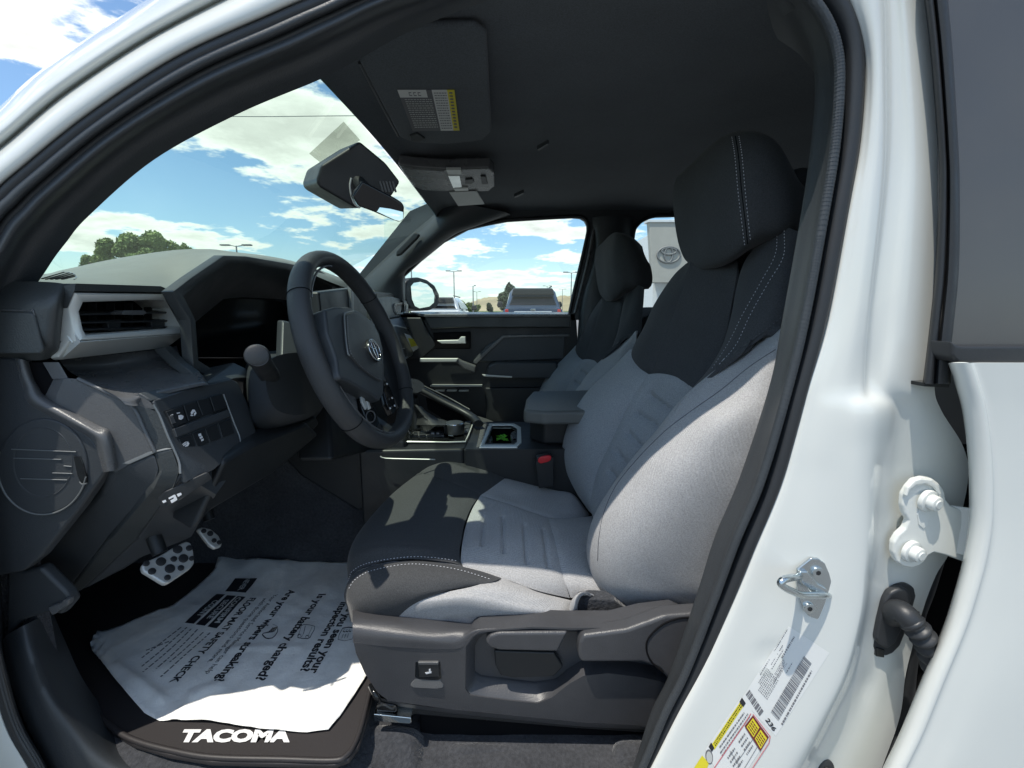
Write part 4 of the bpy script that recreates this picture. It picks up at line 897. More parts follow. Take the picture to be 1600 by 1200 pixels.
# ---- steering column
sh = loft('steering_column', [
   [WX(x, y, -.56) for x, y in ((390,560),(440,548),(500,556),(520,600),(505,665),(440,690),(392,680),(380,620))],
   [WX(x, y, -.47) for x, y in ((398,572),(440,558),(490,566),(512,600),(498,650),(450,672),(404,664),(392,620))],
   [WX(x, y, -.40) for x, y in ((420,566),(450,552),(490,556),(520,590),(506,632),(470,648),(432,640),(416,604))]], M['trim'], T, res=4, angle=60)
slab('column_shroud', [WX(440,500,-.45), WX(462,505,-.43), WX(468,555,-.41), WX(450,568,-.41), WX(438,560,-.43)], (-.02, .02, 0), M['trim'], sh, .006, 4)
slab('column_bolster', [WX(384,700,-.47), WX(440,682,-.45), WX(494,650,-.42), WX(500,662,-.42), WX(474,690,-.44), WX(388,716,-.47)], (-.05, .02, 0), M['dark'], sh, .006, 4)
st = tube('indicator_stalk', [WX(432,602,-.44), WX(422,588,-.415), WX(411,571,-.385), WX(403,557,-.36)], lambda t: .017-.003*t, M['dark'], T, seg=20, res=5)
cyl('stalk_knob', WX(404,559,-.372), (WX(389,540,-.325)-WX(404,559,-.372)), .0165, .028, M['dark'], st, bevel=.005, seg=28)
tube('stalk_collar', [WX(434,600,-.440), WX(426,592,-.425)], .0225, M['trim'], st, seg=20, res=2)
# ---- steering wheel
C0 = Vector((-.303, .900, CZ-.0845)); yw, tl_ = -.060, .335
wnv = Vector((math.cos(tl_)*math.cos(yw), math.cos(tl_)*math.sin(yw), math.sin(tl_)))
ws_ = Vector((0, 0, 1)).cross(wnv).normalized(); wt_ = wnv.cross(ws_)
RW = .191
def wp(r, a, o=0): return C0 + ws_*(r*math.cos(a)) + wt_*(r*math.sin(a)) + wnv*o
NS = 96; vsr = []; SEG = 20
bmr = bmesh.new(); loops = []
for i in range(NS):
    a = 2*math.pi*i/NS; thumb = max(0, math.cos((a-math.pi*.78)*1)**16*.004, math.cos(a-math.pi*.22)**16*.004) if False else 0
    flat = 1 - .035*math.exp(-((a-1.5*math.pi)/.5)**2)
    c = wp(RW*flat, a); rad = (c-C0).normalized(); l = []
    for k in range(SEG):
        b = 2*math.pi*k/SEG
        l.append(bmr.verts.new(c + rad*math.cos(b)*.0148 + wnv*math.sin(b)*(.0198)))
    loops.append(l)
for i in range(NS):
    for k in range(SEG): bmr.faces.new((loops[i][k], loops[i][(k+1) % SEG], loops[(i+1) % NS][(k+1) % SEG], loops[(i+1) % NS][k]))
wheel = finish(bmr, 'steering_wheel', M['leather'], T, angle=0)
for a in (math.radians(37), math.radians(143), math.radians(217), math.radians(323)):
    c = wp(RW, a); rad = (c-C0).normalized()
    tube('rim_seam', [c + rad*math.cos(b)*.0151 + wnv*math.sin(b)*.0201 for b in [2*math.pi*k/20 for k in range(20)]], .0008, M['void'], wheel, closed=True, seg=6, res=1)
# silver-grey bezel inside the rim (left and lower)
def arc(r, a0, a1, o, n=14): return [wp(r, math.radians(a0+(a1-a0)*k/n), o) for k in range(n+1)]
tube('rim_bezel', arc(RW-.017, 196, 262, .012), .0022, M['dashlight'], wheel, seg=6, res=2)
tube('rim_bezel', arc(RW-.0175, 92, 142, .010), .0022, M['dashlight'], wheel, seg=6, res=2)
def HW(pts, o): return [WP(x, y, C0+wnv*o, wnv) for x, y in pts]
# lower dark spokes
slab('spoke', HW([(529,560),(560,560),(566,600),(584,640),(600,672),(588,684),(566,672),(536,630),(514,585)], -.004), -wnv*.022, M['dark'], wheel, .005, 4)
slab('spoke', HW([(560,500),(600,520),(612,560),(628,600),(632,630),(624,640),(606,600),(590,560)], -.008), -wnv*.018, M['dark'], wheel, .005, 4)
slab('spoke', HW([(470,520),(500,500),(520,520),(530,560),(506,575),(486,560)], -.012), -wnv*.018, M['dark'], wheel, .005, 4)
slab('spoke_cover', HW([(521,584),(538,594),(548,597),(556,612),(560,640),(572,662),(556,648),(534,612)], .004), -wnv*.012, M['dashlight'], wheel, .003, 3)
tube('spoke_bezel', HW([(500,524),(506,540),(512,566),(522,590),(534,612),(550,636),(566,655)], .010), .0022, M['dashlight'], wheel, seg=6)
# hub
hub = slab('airbag_pad', HW([(508,483),(524,479),(545,479),(560,485),(580,500),(592,520),(599,545),(601,580),(600,615),(594,626),(583,618),(545,596),(532,592),(529,583),(526,560),(512,520)], .030), -wnv*.045, M['trim'], wheel, .008, 5)
slab('hub_side', HW([(492,490),(508,483),(524,520),(531,560),(532,592),(522,588),(506,560),(496,525)], .012), -wnv*.04, M['dark'], wheel, .006, 4)
pad = slab('pad_face', HW([(540,491),(552,487),(560,489),(578,503),(589,520),(596,546),(598,580),(597,596),(586,590),(566,575),(546,553),(541,525)], .0345), -wnv*.012, M['leather'], wheel, .004, 4)
tube('pad_bezel', HW([(553,486),(541,489),(538,494),(540,525),(543,550),(546,556)], .0355), .0013, M['bezel'], wheel, seg=6)
# stitching round the leather pad
bm = bmesh.new(); path = spline(HW([(542,493),(544,525),(548,552),(566,574),(584,588),(596,594)], .0352), 30)
lp = path[0]
for q, qn in zip(path, path[1:]):
    if (q-lp).length > .0042:
        d = (qn-q).normalized(); s = d.cross(wnv); lp = q; vv = [q-s*.0014+wnv*.0002, q+d*.0006+wnv*.0010, q+s*.0014+wnv*.0002, q-d*.0006+wnv*.0010]
        bm.faces.new([bm.verts.new(v) for v in vv])
finish(bm, 'stitching', M['thread'], wheel, kind='stuff')
# emblem: round recess with interlaced ovals
ec_ = HW([(585,547)], .0375)[0]
ex = (HW([(594,560)], .0375)[0]-HW([(576,534)], .0375)[0]); ex = ws_; ey = wt_
def ell(cx, cy, a, b, o, n=40):
  cx *= .86; a *= .86; cy *= 1.1; b *= 1.1
  return [ec_ + ex*(cx+a*math.cos(2*math.pi*k/n)) + ey*(cy+b*math.sin(2*math.pi*k/n)) + wnv*o for k in range(n)]
eb = slab('emblem_base', ell(0,0,.0300,.0215,0), -wnv*.006, M['dark'], wheel, .001)
for cx, cy, a, b, r in ((0,0,.0285,.0195,.0012),(0,.0,.0078,.0185,.0010),(0,.0095,.0185,.0070,.0010)):
    tube('emblem', ell(cx,cy,a,b,.0008), r, M['chrome'], eb, closed=True, seg=8, res=1)
# button pods on the spokes
bp2 = slab('button_pod', HW([(562,608),(572,614),(582,628),(588,644),(594,662),(590,668),(580,664),(572,652),(566,636)], .010), -wnv*.014, M['gloss'], wheel, .003, 3)
slab('button', HW([(564,617),(568,618),(575,636),(572,640),(566,628)], .013), -wnv*.004, M['silver'], bp2, .001)
slab('button', HW([(573,626),(577,628),(580,638),(577,640)], .013), -wnv*.004, M['silver'], bp2, .001)
tube('button_ring', HW(el(579,651,7,9,16), .0125), .0012, M['dashlight'], bp2, closed=True, seg=6, res=2)
bp3 = slab('button_pod', HW([(598,590),(606,596),(616,620),(620,640),(614,648),(606,632),(600,612)], .006), -wnv*.014, M['gloss'], wheel, .003, 3)
for x, y in ((604,600),(612,622),(609,638),(616,634)): cyl('button', HW([(x,y)], .008)[0], wnv, .0022, .002, M['print'], bp3, seg=10)
slab('paddle', HW([(522,556),(527,554),(531,566),(531,582),(527,584),(523,572)], .022), -wnv*.006, M['dashlight'], wheel, .002)
# far dash glimpse column top cover behind the wheel
# ---- pedals
def plane3(a, b, c): return (b-a).cross(c-a).normalized()
def pedal(name, pts, X0, studs, parent, nrm):
    P0 = WX(*pts[0], X0); nn = nrm.normalized()
    f = lambda q, o=0: [WP(x, y, P0+nn*o, nn) for x, y in q]
    o = slab(name, f(pts), -nn*.010, M['steel'], parent, .004, 4)
    for x, y, r in studs:
        cyl('pedal_stud', f([(x, y)], -.0005)[0], nn, r, .0028, M['rubber'], o, bevel=.001, seg=16)
    tube('pedal_arm', [f([pts[0]], -.02)[0]+Vector((0, .04, .0)), f([pts[0]], -.06)[0]+Vector((-.05, .05, .18))], .012, M['dark'], o, res=2)
    return o
pedal('brake_pedal', [(222,884),(226,878),(250,868),(276,852),(292,845),(299,848),(303,862),(304,880),(298,888),(264,911),(257,912),(224,892)], -.62,
      [(251,878,.0078),(237,893,.0058),(228,881,.0050),(265,889,.0080),(271,874,.0052),(277,859,.0078),(286,873,.0080),(295,857,.0055),(282,888,.0052),(261,903,.0050),(299,873,.0045)], T, Vector((.75, -.15, .65)))
pedal('accelerator_pedal', [(308,826),(316,823),(330,826),(342,836),(348,848),(346,854),(336,857),(328,852)], -.66, [(318,830,.005),(328,834,.006),(334,845,.005),(342,848,.005)], T, Vector((.75, -.2, .6)))
# ================================================================== CENTRE CONSOLE
cz = -.385
con = slab('centre_console', [WZ(x, y, cz) for x, y in ((560,704),(722,701),(728,699))] + [Vector((WZ(728,699,cz).x, 1.50, CZ+cz)), Vector((WZ(560,704,cz).x, 1.50, CZ+cz))], (0, 0, -.34), M['dark'], T, .008, 4)
c0 = WZ(727,702,cz); c1 = WZ(890,702,cz)
hole = LZ([(771,665.5),(798,665.5),(806.5,670),(806.5,690),(802,692.5),(759,692.5)], cz)
cn2 = plate('console_rear', [c0, c1+Vector((.5, 0, 0)), c1+Vector((.5, .30, 0)), c0+Vector((0, .31, 0))], [hole], M['dark'], T, (0, 0, -.006))
slab('console_side', [c0+Vector((0, .001, -.003)), c1+Vector((.5, .001, -.003)), c1+Vector((.5, .001, -.34)), c0+Vector((0, .001, -.34))], (0, .012, 0), M['dark'], cn2, .003)
slab('console_front_wall', [c0+Vector((-.004, .004, -.003)), c0+Vector((-.004, .31, -.003)), c0+Vector((-.004, .31, -.34)), c0+Vector((-.004, .004, -.34))], (.012, 0, 0), M['dark'], cn2, .002)
tube('console_trim_line', [WX(x, y, X) for x, y, X in ()] or [W(594,713,1.172), W(602,716,1.172), W(632,717,1.172), W(680,718,1.172)], .0016, M['silver'], con, seg=6, res=2)
tp = slab('shifter_surround', LZ([(600,690),(700,691),(727,690),(741,655),(700,652),(640,656),(600,672)], cz+.006), (0, 0, -.012), M['gloss'], con, .003, 3)
tube('surround_bezel', LZ([(620,690),(700,691),(727,690),(732,680),(741,656)], cz+.009), .0024, M['silver'], tp, seg=6, res=1)
slab('button_row', LZ([(640,673),(692,673),(694,680),(640,680)], cz+.010), (0, 0, -.006), M['dashlight'], tp, .001)
for k in range(4): slab('console_button', LZ([(643+k*12,674.5),(652+k*12,674.5),(653+k*12,679),(643+k*12,679)], cz+.013), (0, 0, -.004), M['dark'], tp, .0008)
for x in (674, 682): slab('button_mark', LZ([(x,675.5),(x+4,675.5),(x+4,678),(x,678)], cz+.0138), (0, 0, -.001), M['print'], tp, 0)
slab('drive_selector', LZ([(638,672),(646,671),(648,675),(640,677)], cz+.02), (0, 0, -.01), M['chrome'], tp, .002)
for k in range(3): slab('console_button', LZ([(727+k*.6,658+k*6),(737-k*1.2,657+k*6),(735-k*1.2,662+k*6),(725+k*.2,662.5+k*6)], cz+.012), (0, 0, -.006), M['trim'], tp, .001)
dc = WZ(710,676,cz+.012)
dial = cyl('mode_dial', dc, (0, 0, 1), .031, .030, M['dark'], T, bevel=.003, seg=36)
cyl('dial_ring', dc+Vector((0, 0, .027)), (0, 0, 1), .0305, .0045, M['chrome'], dial, bevel=.0015, seg=36, r2=.0285)
cyl('dial_cap', dc+Vector((0, 0, .030)), (0, 0, 1), .0265, .003, M['trim'], dial, bevel=.001, seg=36)
slab('dial_mark', LZ([(699,678),(708,680),(708,683),(700,682)], cz+.014), (0, 0, .004), M['chrome'], dial, .0008)
# gear lever and boot
gl = tube('gear_lever', [W(650,668,1.36), W(648,640,1.36), W(646,620,1.35)], .014, M['dark'], T, seg=14)
loft('lever_knob', [[W(x, y, Y) for x, y in ((636,594),(648,592),(660,598),(662,606),(652,614),(640,610))] for Y in (1.31, 1.38)], M['trim'], gl, res=4)
boot_ = panel('gear_boot', [[(640,630,1.35),(648,632,1.32),(660,636,1.34),(668,644,1.40)],[(645,642,1.36),(658,648,1.31),(676,650,1.34),(694,656,1.42)],[(650,652,1.36),(666,656,1.30),(686,659,1.32),(706,660,1.42)],[(646,664,1.36),(668,664,1.29),(694,664,1.29),(712,664,1.40)]], M['leather'], T, ru=6, rv=6, grooves=[([(648,640),(668,658)],3,.004),([(664,640),(690,660)],3,.004),([(655,650),(690,652)],2.5,.003)])
# grab handle rising along the console
tube('console_grab_bar', [W(660,610,1.50), W(690,626,1.49), W(722,642,1.47), W(740,653,1.44), W(748,662,1.40)], .012, M['dark'], T, seg=14, ra=.017, up=(0,1,0))
tube('grab_bar_trim', [W(662,603,1.488), W(700,621,1.478), W(734,640,1.455)], .0022, M['dashlight'], T, seg=6)
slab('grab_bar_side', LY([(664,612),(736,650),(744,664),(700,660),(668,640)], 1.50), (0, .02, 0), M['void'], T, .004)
# cup holders
co = [(764,661),(803,661),(814,667),(815,691),(808,698),(749,698)]
ci = [(769,664),(799,664),(808,669),(808,690),(803,694),(757,694)]
ch = ring('cup_holder', LZ(co, cz+.004), LZ(ci, cz+.002), (0, 0, -.012), M['silver'], T, depth_in=(0, 0, -.012), bevel=.002)
loft('cup_well', [[p-Vector((0, 0, .010)) for p in LZ(ci, cz)], [p-Vector((0, 0, .072)) for p in LZ(ci, cz)]], M['void'], ch, cap=False)
slab('cup_well', LZ([(752,660),(812,660),(816,696),(745,696)], cz-.0), (0, 0, 0.0005), M['void'], ch, 0) if False else None
slab('cup_well_floor', [p-Vector((0, 0, .072)) for p in LZ(ci, cz)], (0, 0, -.004), M['void'], ch, 0)
for q in ([(757,679),(766,677),(770,684),(767,690),(757,690)],[(799,675),(805,672),(808,676),(809,685),(800,685),(797,680)]): slab('cup_finger', LZ(q, cz-.012), (0, 0, -.02), M['dashlight'], ch, .003)
slab('cup_finger', LZ([(799,679),(808,678),(808,684),(802,685)], cz-.010), (0, 0, -.006), M['chrome'], ch, .001)
slab('console_pad', LZ([(744,699),(752,664),(763,661),(760,668),(751,697)], cz+.001), (0, 0, -.004), M['dashlight'], T, .001)
# armrest box
az = -.268
ab = slab('armrest_box', LZ([(818,640),(822,622),(832,611),(920,609),(1000,609),(1010,645),(905,642),(850,643)], az), (0, 0, -.038), M['armv'], T, .010, 5)
slab('armrest_base', LZ([(828,646),(836,620),(1000,620),(1010,652),(850,652)], az-.036), (0, 0, -.082), M['dark'], T, .010, 4)
# buckle
bk = slab('seat_belt_buckle', LY([(838,714),(858,710),(866,716),(866,760),(842,764),(836,726)], 1.155), (0, .02, 0), M['dark'], T, .004)
slab('buckle_button', LY([(841,717),(845,714),(858,712),(862,714),(861,719),(857,722),(845,725),(840,722)], 1.150), (0, .01, 0), M['buckle'], bk, .003, 4)
# ================================================================== SEATS
seat_parts = []
S_ = M['cloth']; SD = M['clothd']; SM = M['clothm']
ds = slab('driver_seat', [Vector((x, .80, CZ+z)) for x, z in ((-.26,-.66),(.30,-.66),(.34,-.60),(.20,-.585),(-.20,-.56))], (0, .34, 0), M['dark'], T, .01)
DS = ds
def sp(name, rows, m, **kw):
    kw.setdefault('seam', .004); kw.setdefault('seamw', .009); kw.setdefault('thick', .006); kw.setdefault('ru', 9); kw.setdefault('rv', 9)
    o = panel(name, rows, m, DS, **kw); return o
# --- cushion
c_top = sp('thigh_panel', [
 [(652,738,1.195),(672,743,1.165),(690,749,1.14),(715,758,1.11),(733,765,1.09),(751,772,1.075)],
 [(616,766,1.14),(640,764,1.11),(672,766,1.075),(700,772,1.05),(722,780,1.035),(738,788,1.020)],
 [(589,793,1.08),(610,788,1.05),(650,789,1.00),(690,795,.975),(712,802,.960),(728,812,.945)],
 [(563,824,1.00),(580,818,.97),(628,818,.920),(680,824,.895),(706,830,.885),(722,836,.875)],
 [(548,850,.92),(560,844,.89),(606,842,.850),(664,846,.835),(700,852,.832),(719,858,.832)],
 [(541,880,.86),(549,868,.835),(590,856,.815),(650,856,.806),(696,866,.806),(720,872,.808)],
 [(541,912,.822),(550,895,.808),(590,879,.797),(640,873,.792),(700,878,.790),(724,884,.792)]], SD, sides='LR')
c_side = sp('front_side_panel', [
 [(541,912,.822),(550,895,.806),(590,879,.795),(640,873,.790),(700,878,.789),(750,889,.785),(786,901,.782)],
 [(538,922,.812),(546,912,.782),(580,896,.764),(630,889,.756),(690,894,.752),(730,902,.752),(772,908,.758)],
 [(538,936,.806),(548,934,.760),(580,922,.738),(620,914,.730),(670,914,.730),(704,916,.735),(738,917,.745)],
 [(542,948,.806),(552,950,.752),(580,946,.732),(610,942,.724),(640,938,.722),(664,934,.726),(686,928,.735)],
 [(548,972,.806),(560,974,.760),(580,976,.748),(596,977,.744),(606,978,.742),(610,978,.742),(614,978,.743)]], SD, sides='T')
c_light = sp('side_bolster_panel', [
 [(786,901,.781),(800,906,.781),(820,913,.779),(836,920,.779),(856,926,.782),(876,931,.79),(896,936,.80)],
 [(740,916,.742),(765,915,.745),(795,921,.745),(820,928,.748),(845,934,.752),(868,940,.762),(893,945,.775)],
 [(686,928,.733),(730,926,.728),(770,931,.728),(800,938,.730),(830,944,.734),(860,950,.742),(889,953,.756)],
 [(644,945,.727),(700,942,.720),(745,946,.720),(790,954,.722),(825,959,.725),(856,962,.734),(884,962,.746)],
 [(606,978,.742),(680,980,.742),(735,984,.742),(785,988,.742),(822,988,.744),(852,986,.750),(879,982,.758)]], S_, sides='TR', grooves=[([(700,970),(800,966),(876,966)],5,.003)])
ribs = [([(751+k[0],k[1]),(751+k[2],k[3])], 2.6, .0065) for k in ((5,806,2,850),(35,808,36,862),(68,820,72,878),(98,828,106,885))]
c_ins = sp('cushion_insert', [
 [(751,772,1.075),(772,778,1.065),(795,785,1.06),(826,796,1.045),(858,807,1.04)],
 [(738,793,1.01),(768,798,1.00),(796,803,.995),(828,812,.985),(862,822,.98)],
 [(727,822,.925),(760,827,.915),(796,831,.910),(832,839,.905),(869,846,.905)],
 [(722,850,.850),(756,855,.845),(796,861,.845),(836,869,.845),(876,878,.850)],
 [(721,872,.808),(752,880,.805),(796,888,.805),(840,898,.805),(883,907,.812)],
 [(724,884,.792),(756,892,.788),(796,905,.783),(842,922,.782),(892,935,.800)]], S_, ru=14, rv=14, grooves=ribs)
c_inb = sp('inner_bolster_front', [
 [(652,738,1.20),(672,722,1.215),(699,716,1.22),(728,721,1.22),(760,731,1.215),(790,745,1.205)],
 [(654,738.5,1.196),(674,732,1.19),(700,730,1.18),(730,736,1.175),(758,746,1.165),(780,752,1.155)],
 [(660,740,1.185),(680,742,1.165),(704,745,1.145),(732,752,1.13),(754,760,1.12),(766,762,1.11)],
 [(672,743,1.166),(690,750,1.14),(712,758,1.112),(732,765,1.09),(744,769,1.08),(751,772,1.077)]], SD)
c_inl = sp('inner_bolster_rear', [
 [(790,745,1.205),(812,750,1.21),(840,757,1.21),(868,764,1.20),(897,771,1.19),(923,803,1.17)],
 [(780,752,1.155),(806,762,1.15),(836,772,1.145),(864,780,1.14),(890,788,1.13),(912,806,1.12)],
 [(766,762,1.11),(790,774,1.10),(820,783,1.09),(850,792,1.085),(872,800,1.08),(892,810,1.08)],
 [(751,772,1.077),(776,780,1.062),(805,789,1.055),(832,798,1.045),(858,807,1.042),(869,815,1.04)]], S_)
c_back = sp('cushion_rear_strip', [
 [(858,807,1.04),(884,808,1.08),(908,806,1.12),(930,803,1.16)],
 [(862,822,.98),(886,822,1.0),(910,820,1.03),(935,818,1.06)],
 [(869,846,.905),(892,843,.93),(914,840,.95),(940,838,.98)],
 [(876,878,.850),(898,876,.865),(920,876,.875),(945,880,.88)],
 [(883,907,.812),(904,906,.82),(925,908,.825),(950,916,.83)],
 [(892,935,.800),(912,934,.80),(934,938,.80),(958,946,.80)]], S_)
# bunched cloth at the rear corner
c_fold = sp('cushion_tuck', [[(884,972,.752),(896,966,.75),(902,958,.755)],[(889,955,.748),(897,950,.738),(903,944,.75)],[(892,940,.758),(899,934,.742),(908,932,.752)],[(900,930,.775),(908,925,.755),(918,928,.765)],[(912,929,.79),(922,928,.77),(932,934,.78)]], S_, thick=.003, seam=0)
slab('tuck_lining', LY([(893,962),(906,940),(925,936),(960,938),(990,960),(930,975)], .765), (0, .03, 0), M['carpet'], DS, .003)
# --- backrest
b_ob = sp('outer_bolster', [
 [(1219,506,.80),(1222,508,.775),(1230,505,.75),(1240,500,.735)],
 [(1168,540,.82),(1182,550,.77),(1204,552,.728),(1245,545,.715)],
 [(1110,580,.83),(1132,606,.765),(1172,615,.712),(1240,610,.698)],
 [(1060,624,.84),(1084,650,.760),(1130,660,.702),(1220,660,.690)],
 [(1022,672,.85),(1044,690,.760),(1100,705,.702),(1200,715,.690)],
 [(992,706,.855),(1012,722,.765),(1070,745,.706),(1180,765,.695)],
 [(957,752,.86),(976,770,.772),(1040,790,.714),(1160,815,.705)],
 [(927,801,.86),(948,812,.780),(1010,835,.724),(1140,860,.715)],
 [(914,847,.85),(938,850,.778),(1000,868,.732),(1120,895,.724)],
 [(918,888,.84),(942,888,.776),(1000,900,.742),(1105,925,.732)],
 [(939,934,.83),(958,928,.780),(1010,932,.752),(1090,945,.745)],
 [(962,958,.82),(985,956,.79),(1030,955,.768),(1085,957,.760)]], S_, rv=6, ru=10, sides='L')
tOB = bvh(b_ob)
pip = [(1212,546),(1170,574),(1127,609),(1086,638),(1047,667),(1020,692),(990,724),(962,760),(944,800),(936,840),(934,876)]
seamline('piping_seam', tOB, pip, .0009, M['seamd'], b_ob, lift=.0001)
b_ud = sp('upper_outer_bolster', [
 [(1180,382,.90),(1195,366,.87),(1208,358,.85),(1227,354,.82),(1250,362,.80)],
 [(1160,410,.91),(1180,400,.865),(1200,398,.835),(1225,400,.80),(1252,410,.785)],
 [(1148,450,.92),(1165,444,.865),(1187,446,.825),(1215,450,.785),(1250,460,.770)],
 [(1140,492,.92),(1152,490,.865),(1168,494,.82),(1200,498,.78),(1245,505,.765)],
 [(1126,540,.92),(1134,540,.865),(1146,542,.82),(1172,538,.785),(1222,509,.77)],
 [(1104,578,.92),(1110,578,.875),(1118,578,.84),(1136,565,.80),(1172,541,.785)],
 [(1080,605,.91),(1084,605,.88),(1090,602,.855),(1100,592,.83),(1117,576,.81)]], SD, seam=.003)
tUD = bvh(b_ud)
stitches('stitching', tUD, [(1215,360),(1212,398),(1190,440),(1162,490),(1139,536),(1112,578)], M['thread'], b_ud)
stitches('stitching', tUD, [(1226,360),(1224,402),(1200,444),(1173,492),(1150,540),(1120,574)], M['thread'], b_ud)
stitches('stitching', tUD, [(1240,470),(1222,494),(1200,512),(1178,528)], M['seamd'], b_ud)
b_cd = sp('upper_centre_panel', [
 [(1076,410,1.02),(1100,418,.99),(1124,416,.96),(1150,405,.94)],
 [(1073,433,1.03),(1100,436,.99),(1124,436,.96),(1148,430,.92)],
 [(1058,470,1.045),(1088,473,1.00),(1116,474,.96),(1142,470,.925)],
 [(1040,521,1.06),(1072,525,1.01),(1102,526,.96),(1132,522,.925)],
 [(1027,556,1.065),(1058,562,1.01),(1086,566,.96),(1116,560,.925)],
 [(1018,584,1.06),(1040,586,1.02),(1062,592,.965),(1081,606,.915)]], SD)
panel('bolster_backing', [[(1076,405,1.09),(1150,396,1.0),(1245,372,.90)],[(1050,480,1.12),(1140,475,.98),(1248,470,.84)],[(1025,560,1.13),(1110,560,.98),(1230,512,.84)],[(1018,592,1.12),(1080,612,.97),(1117,582,.87)]], SD, DS, ru=5, rv=5, thick=.003)
b_id = sp('upper_inner_bolster', [
 [(1082,402,1.10),(1081,405,1.07),(1080,407,1.04),(1077,410,1.025)],
 [(1051,429,1.16),(1058,430,1.11),(1066,431,1.07),(1073,433,1.035)],
 [(1021,473,1.18),(1034,470,1.12),(1046,470,1.08),(1058,470,1.05)],
 [(1005,508,1.19),(1018,507,1.13),(1032,508,1.09),(1045,508,1.06)],
 [(985,547,1.195),(1000,548,1.13),(1016,550,1.09),(1029,551,1.065)],
 [(982,580,1.19),(994,582,1.13),(1006,583,1.09),(1018,584,1.065)]], SD)
br = [([(1014,616),(1050,642)],3.2,.010),([(995,644),(1031,668)],3.2,.010),([(980,675),(1001,697)],3.2,.010),([(963,705),(980,727)],3.2,.010),([(953,735),(962,748)],3.2,.010)]
b_ci = sp('backrest_insert', [
 [(1010,584,1.065),(1030,583,1.03),(1050,587,.99),(1068,597,.95),(1084,610,.90)],
 [(981,634,1.075),(1008,632,1.04),(1034,634,.99),(1056,640,.95),(1075,650,.90)],
 [(956,684,1.08),(982,684,1.03),(1008,690,.98),(1030,694,.93),(1040,700,.89)],
 [(931,738,1.08),(952,740,1.03),(974,745,.98),(990,748,.93),(1000,750,.89)],
 [(921,788,1.075),(936,788,1.03),(950,790,.98),(962,792,.93),(970,794,.90)],
 [(925,812,1.07),(936,815,1.03),(948,818,.98),(958,820,.93),(966,822,.90)]], SM, ru=14, rv=14, grooves=br, sides='LT')
b_il = sp('inner_bolster', [
 [(985,543,1.20),(990,560,1.16),(996,572,1.12),(1012,584,1.068)],
 [(956,572,1.215),(968,580,1.16),(978,592,1.12),(998,605,1.07)],
 [(914,613,1.225),(934,618,1.16),(952,626,1.115),(980,636,1.075)],
 [(889,655,1.225),(912,662,1.15),(934,670,1.11),(962,674,1.078)],
 [(877,697,1.22),(900,703,1.15),(920,710,1.11),(942,715,1.08)],
 [(881,732,1.21),(898,738,1.15),(912,744,1.11),(930,745,1.08)],
 [(897,767,1.19),(906,772,1.14),(914,778,1.11),(922,784,1.078)],
 [(923,804,1.16),(925,806,1.12),(926,808,1.10),(927,812,1.075)]], SM, rv=6)
slab('backrest_shell', [Vector((x, .82, CZ+z)) for x, z in ((.36,-.54),(.50,-.54),(.64,.04),(.60,.07),(.50,.02))], (0, .32, 0), M['clothd'], DS, .03, 4)
# --- headrest
hrest = sp('headrest', [
 [(1100,246,1.06),(1118,226,1.02),(1140,214,.97),(1165,208,.92),(1190,212,.90),(1212,226,.89),(1226,246,.90)],
 [(1076,262,1.085),(1098,238,1.03),(1126,216,.96),(1152,207,.90),(1185,208,.86),(1216,224,.85),(1238,262,.87)],
 [(1058,277,1.10),(1084,262,1.03),(1116,248,.94),(1150,240,.865),(1190,238,.83),(1226,252,.83),(1250,284,.86)],
 [(1052,300,1.105),(1080,294,1.02),(1114,288,.92),(1153,284,.845),(1194,280,.815),(1232,284,.815),(1262,300,.85)],
 [(1053,336,1.10),(1080,335,1.01),(1116,334,.91),(1158,332,.835),(1200,326,.81),(1238,325,.81),(1266,335,.85)],
 [(1059,376,1.08),(1084,382,1.0),(1118,384,.905),(1162,372,.84),(1196,360,.82),(1230,356,.815),(1262,360,.85)],
 [(1068,402,1.06),(1090,410,.99),(1120,409,.92),(1150,398,.87),(1182,380,.85),(1212,372,.84),(1250,372,.86)],
 [(1078,413,1.05),(1094,420,1.0),(1122,418,.95),(1146,408,.91),(1176,388,.88),(1210,378,.87),(1244,376,.88)]], SD, seam=0, thick=.05, ru=6, rv=5)
tHR = bvh(hrest)
stitches('stitching', tHR, [(1144,214),(1149,245),(1154,300),(1160,350),(1164,384)], M['thread'], hrest)
stitches('stitching', tHR, [(1155,213),(1160,245),(1165,300),(1170,350),(1173,378)], M['thread'], hrest)
seamline('headrest_seam', tHR, [(1149,213),(1154,245),(1159,300),(1165,350),(1168,381)], .0010, M['void'], hrest)
slab('headrest_back', [Vector((x, .89, CZ+z)) for x, z in ((.50,.10),(.54,.08),(.62,.13),(.62,.22),(.56,.27),(.50,.25))], (0, .16, 0), SD, DS, .02, 4)
# stitched welt on the cushion nose
tC = bvh([c_top, c_side]); 
stitches('stitching', tC, [(543,908),(551,893),(575,880),(630,871),(671,871),(726,880),(784,899)], M['thread'], c_top, lift=.001)
stitches('stitching', tC, [(546,920),(556,906),(580,893),(630,883),(671,884),(720,892),(766,906)], M['thread'], c_side, lift=.001)
seamline('welt', tC, [(541,914),(550,897),(575,885),(630,876),(671,877),(726,886),(784,901)], .0012, M['seamd'], c_top)
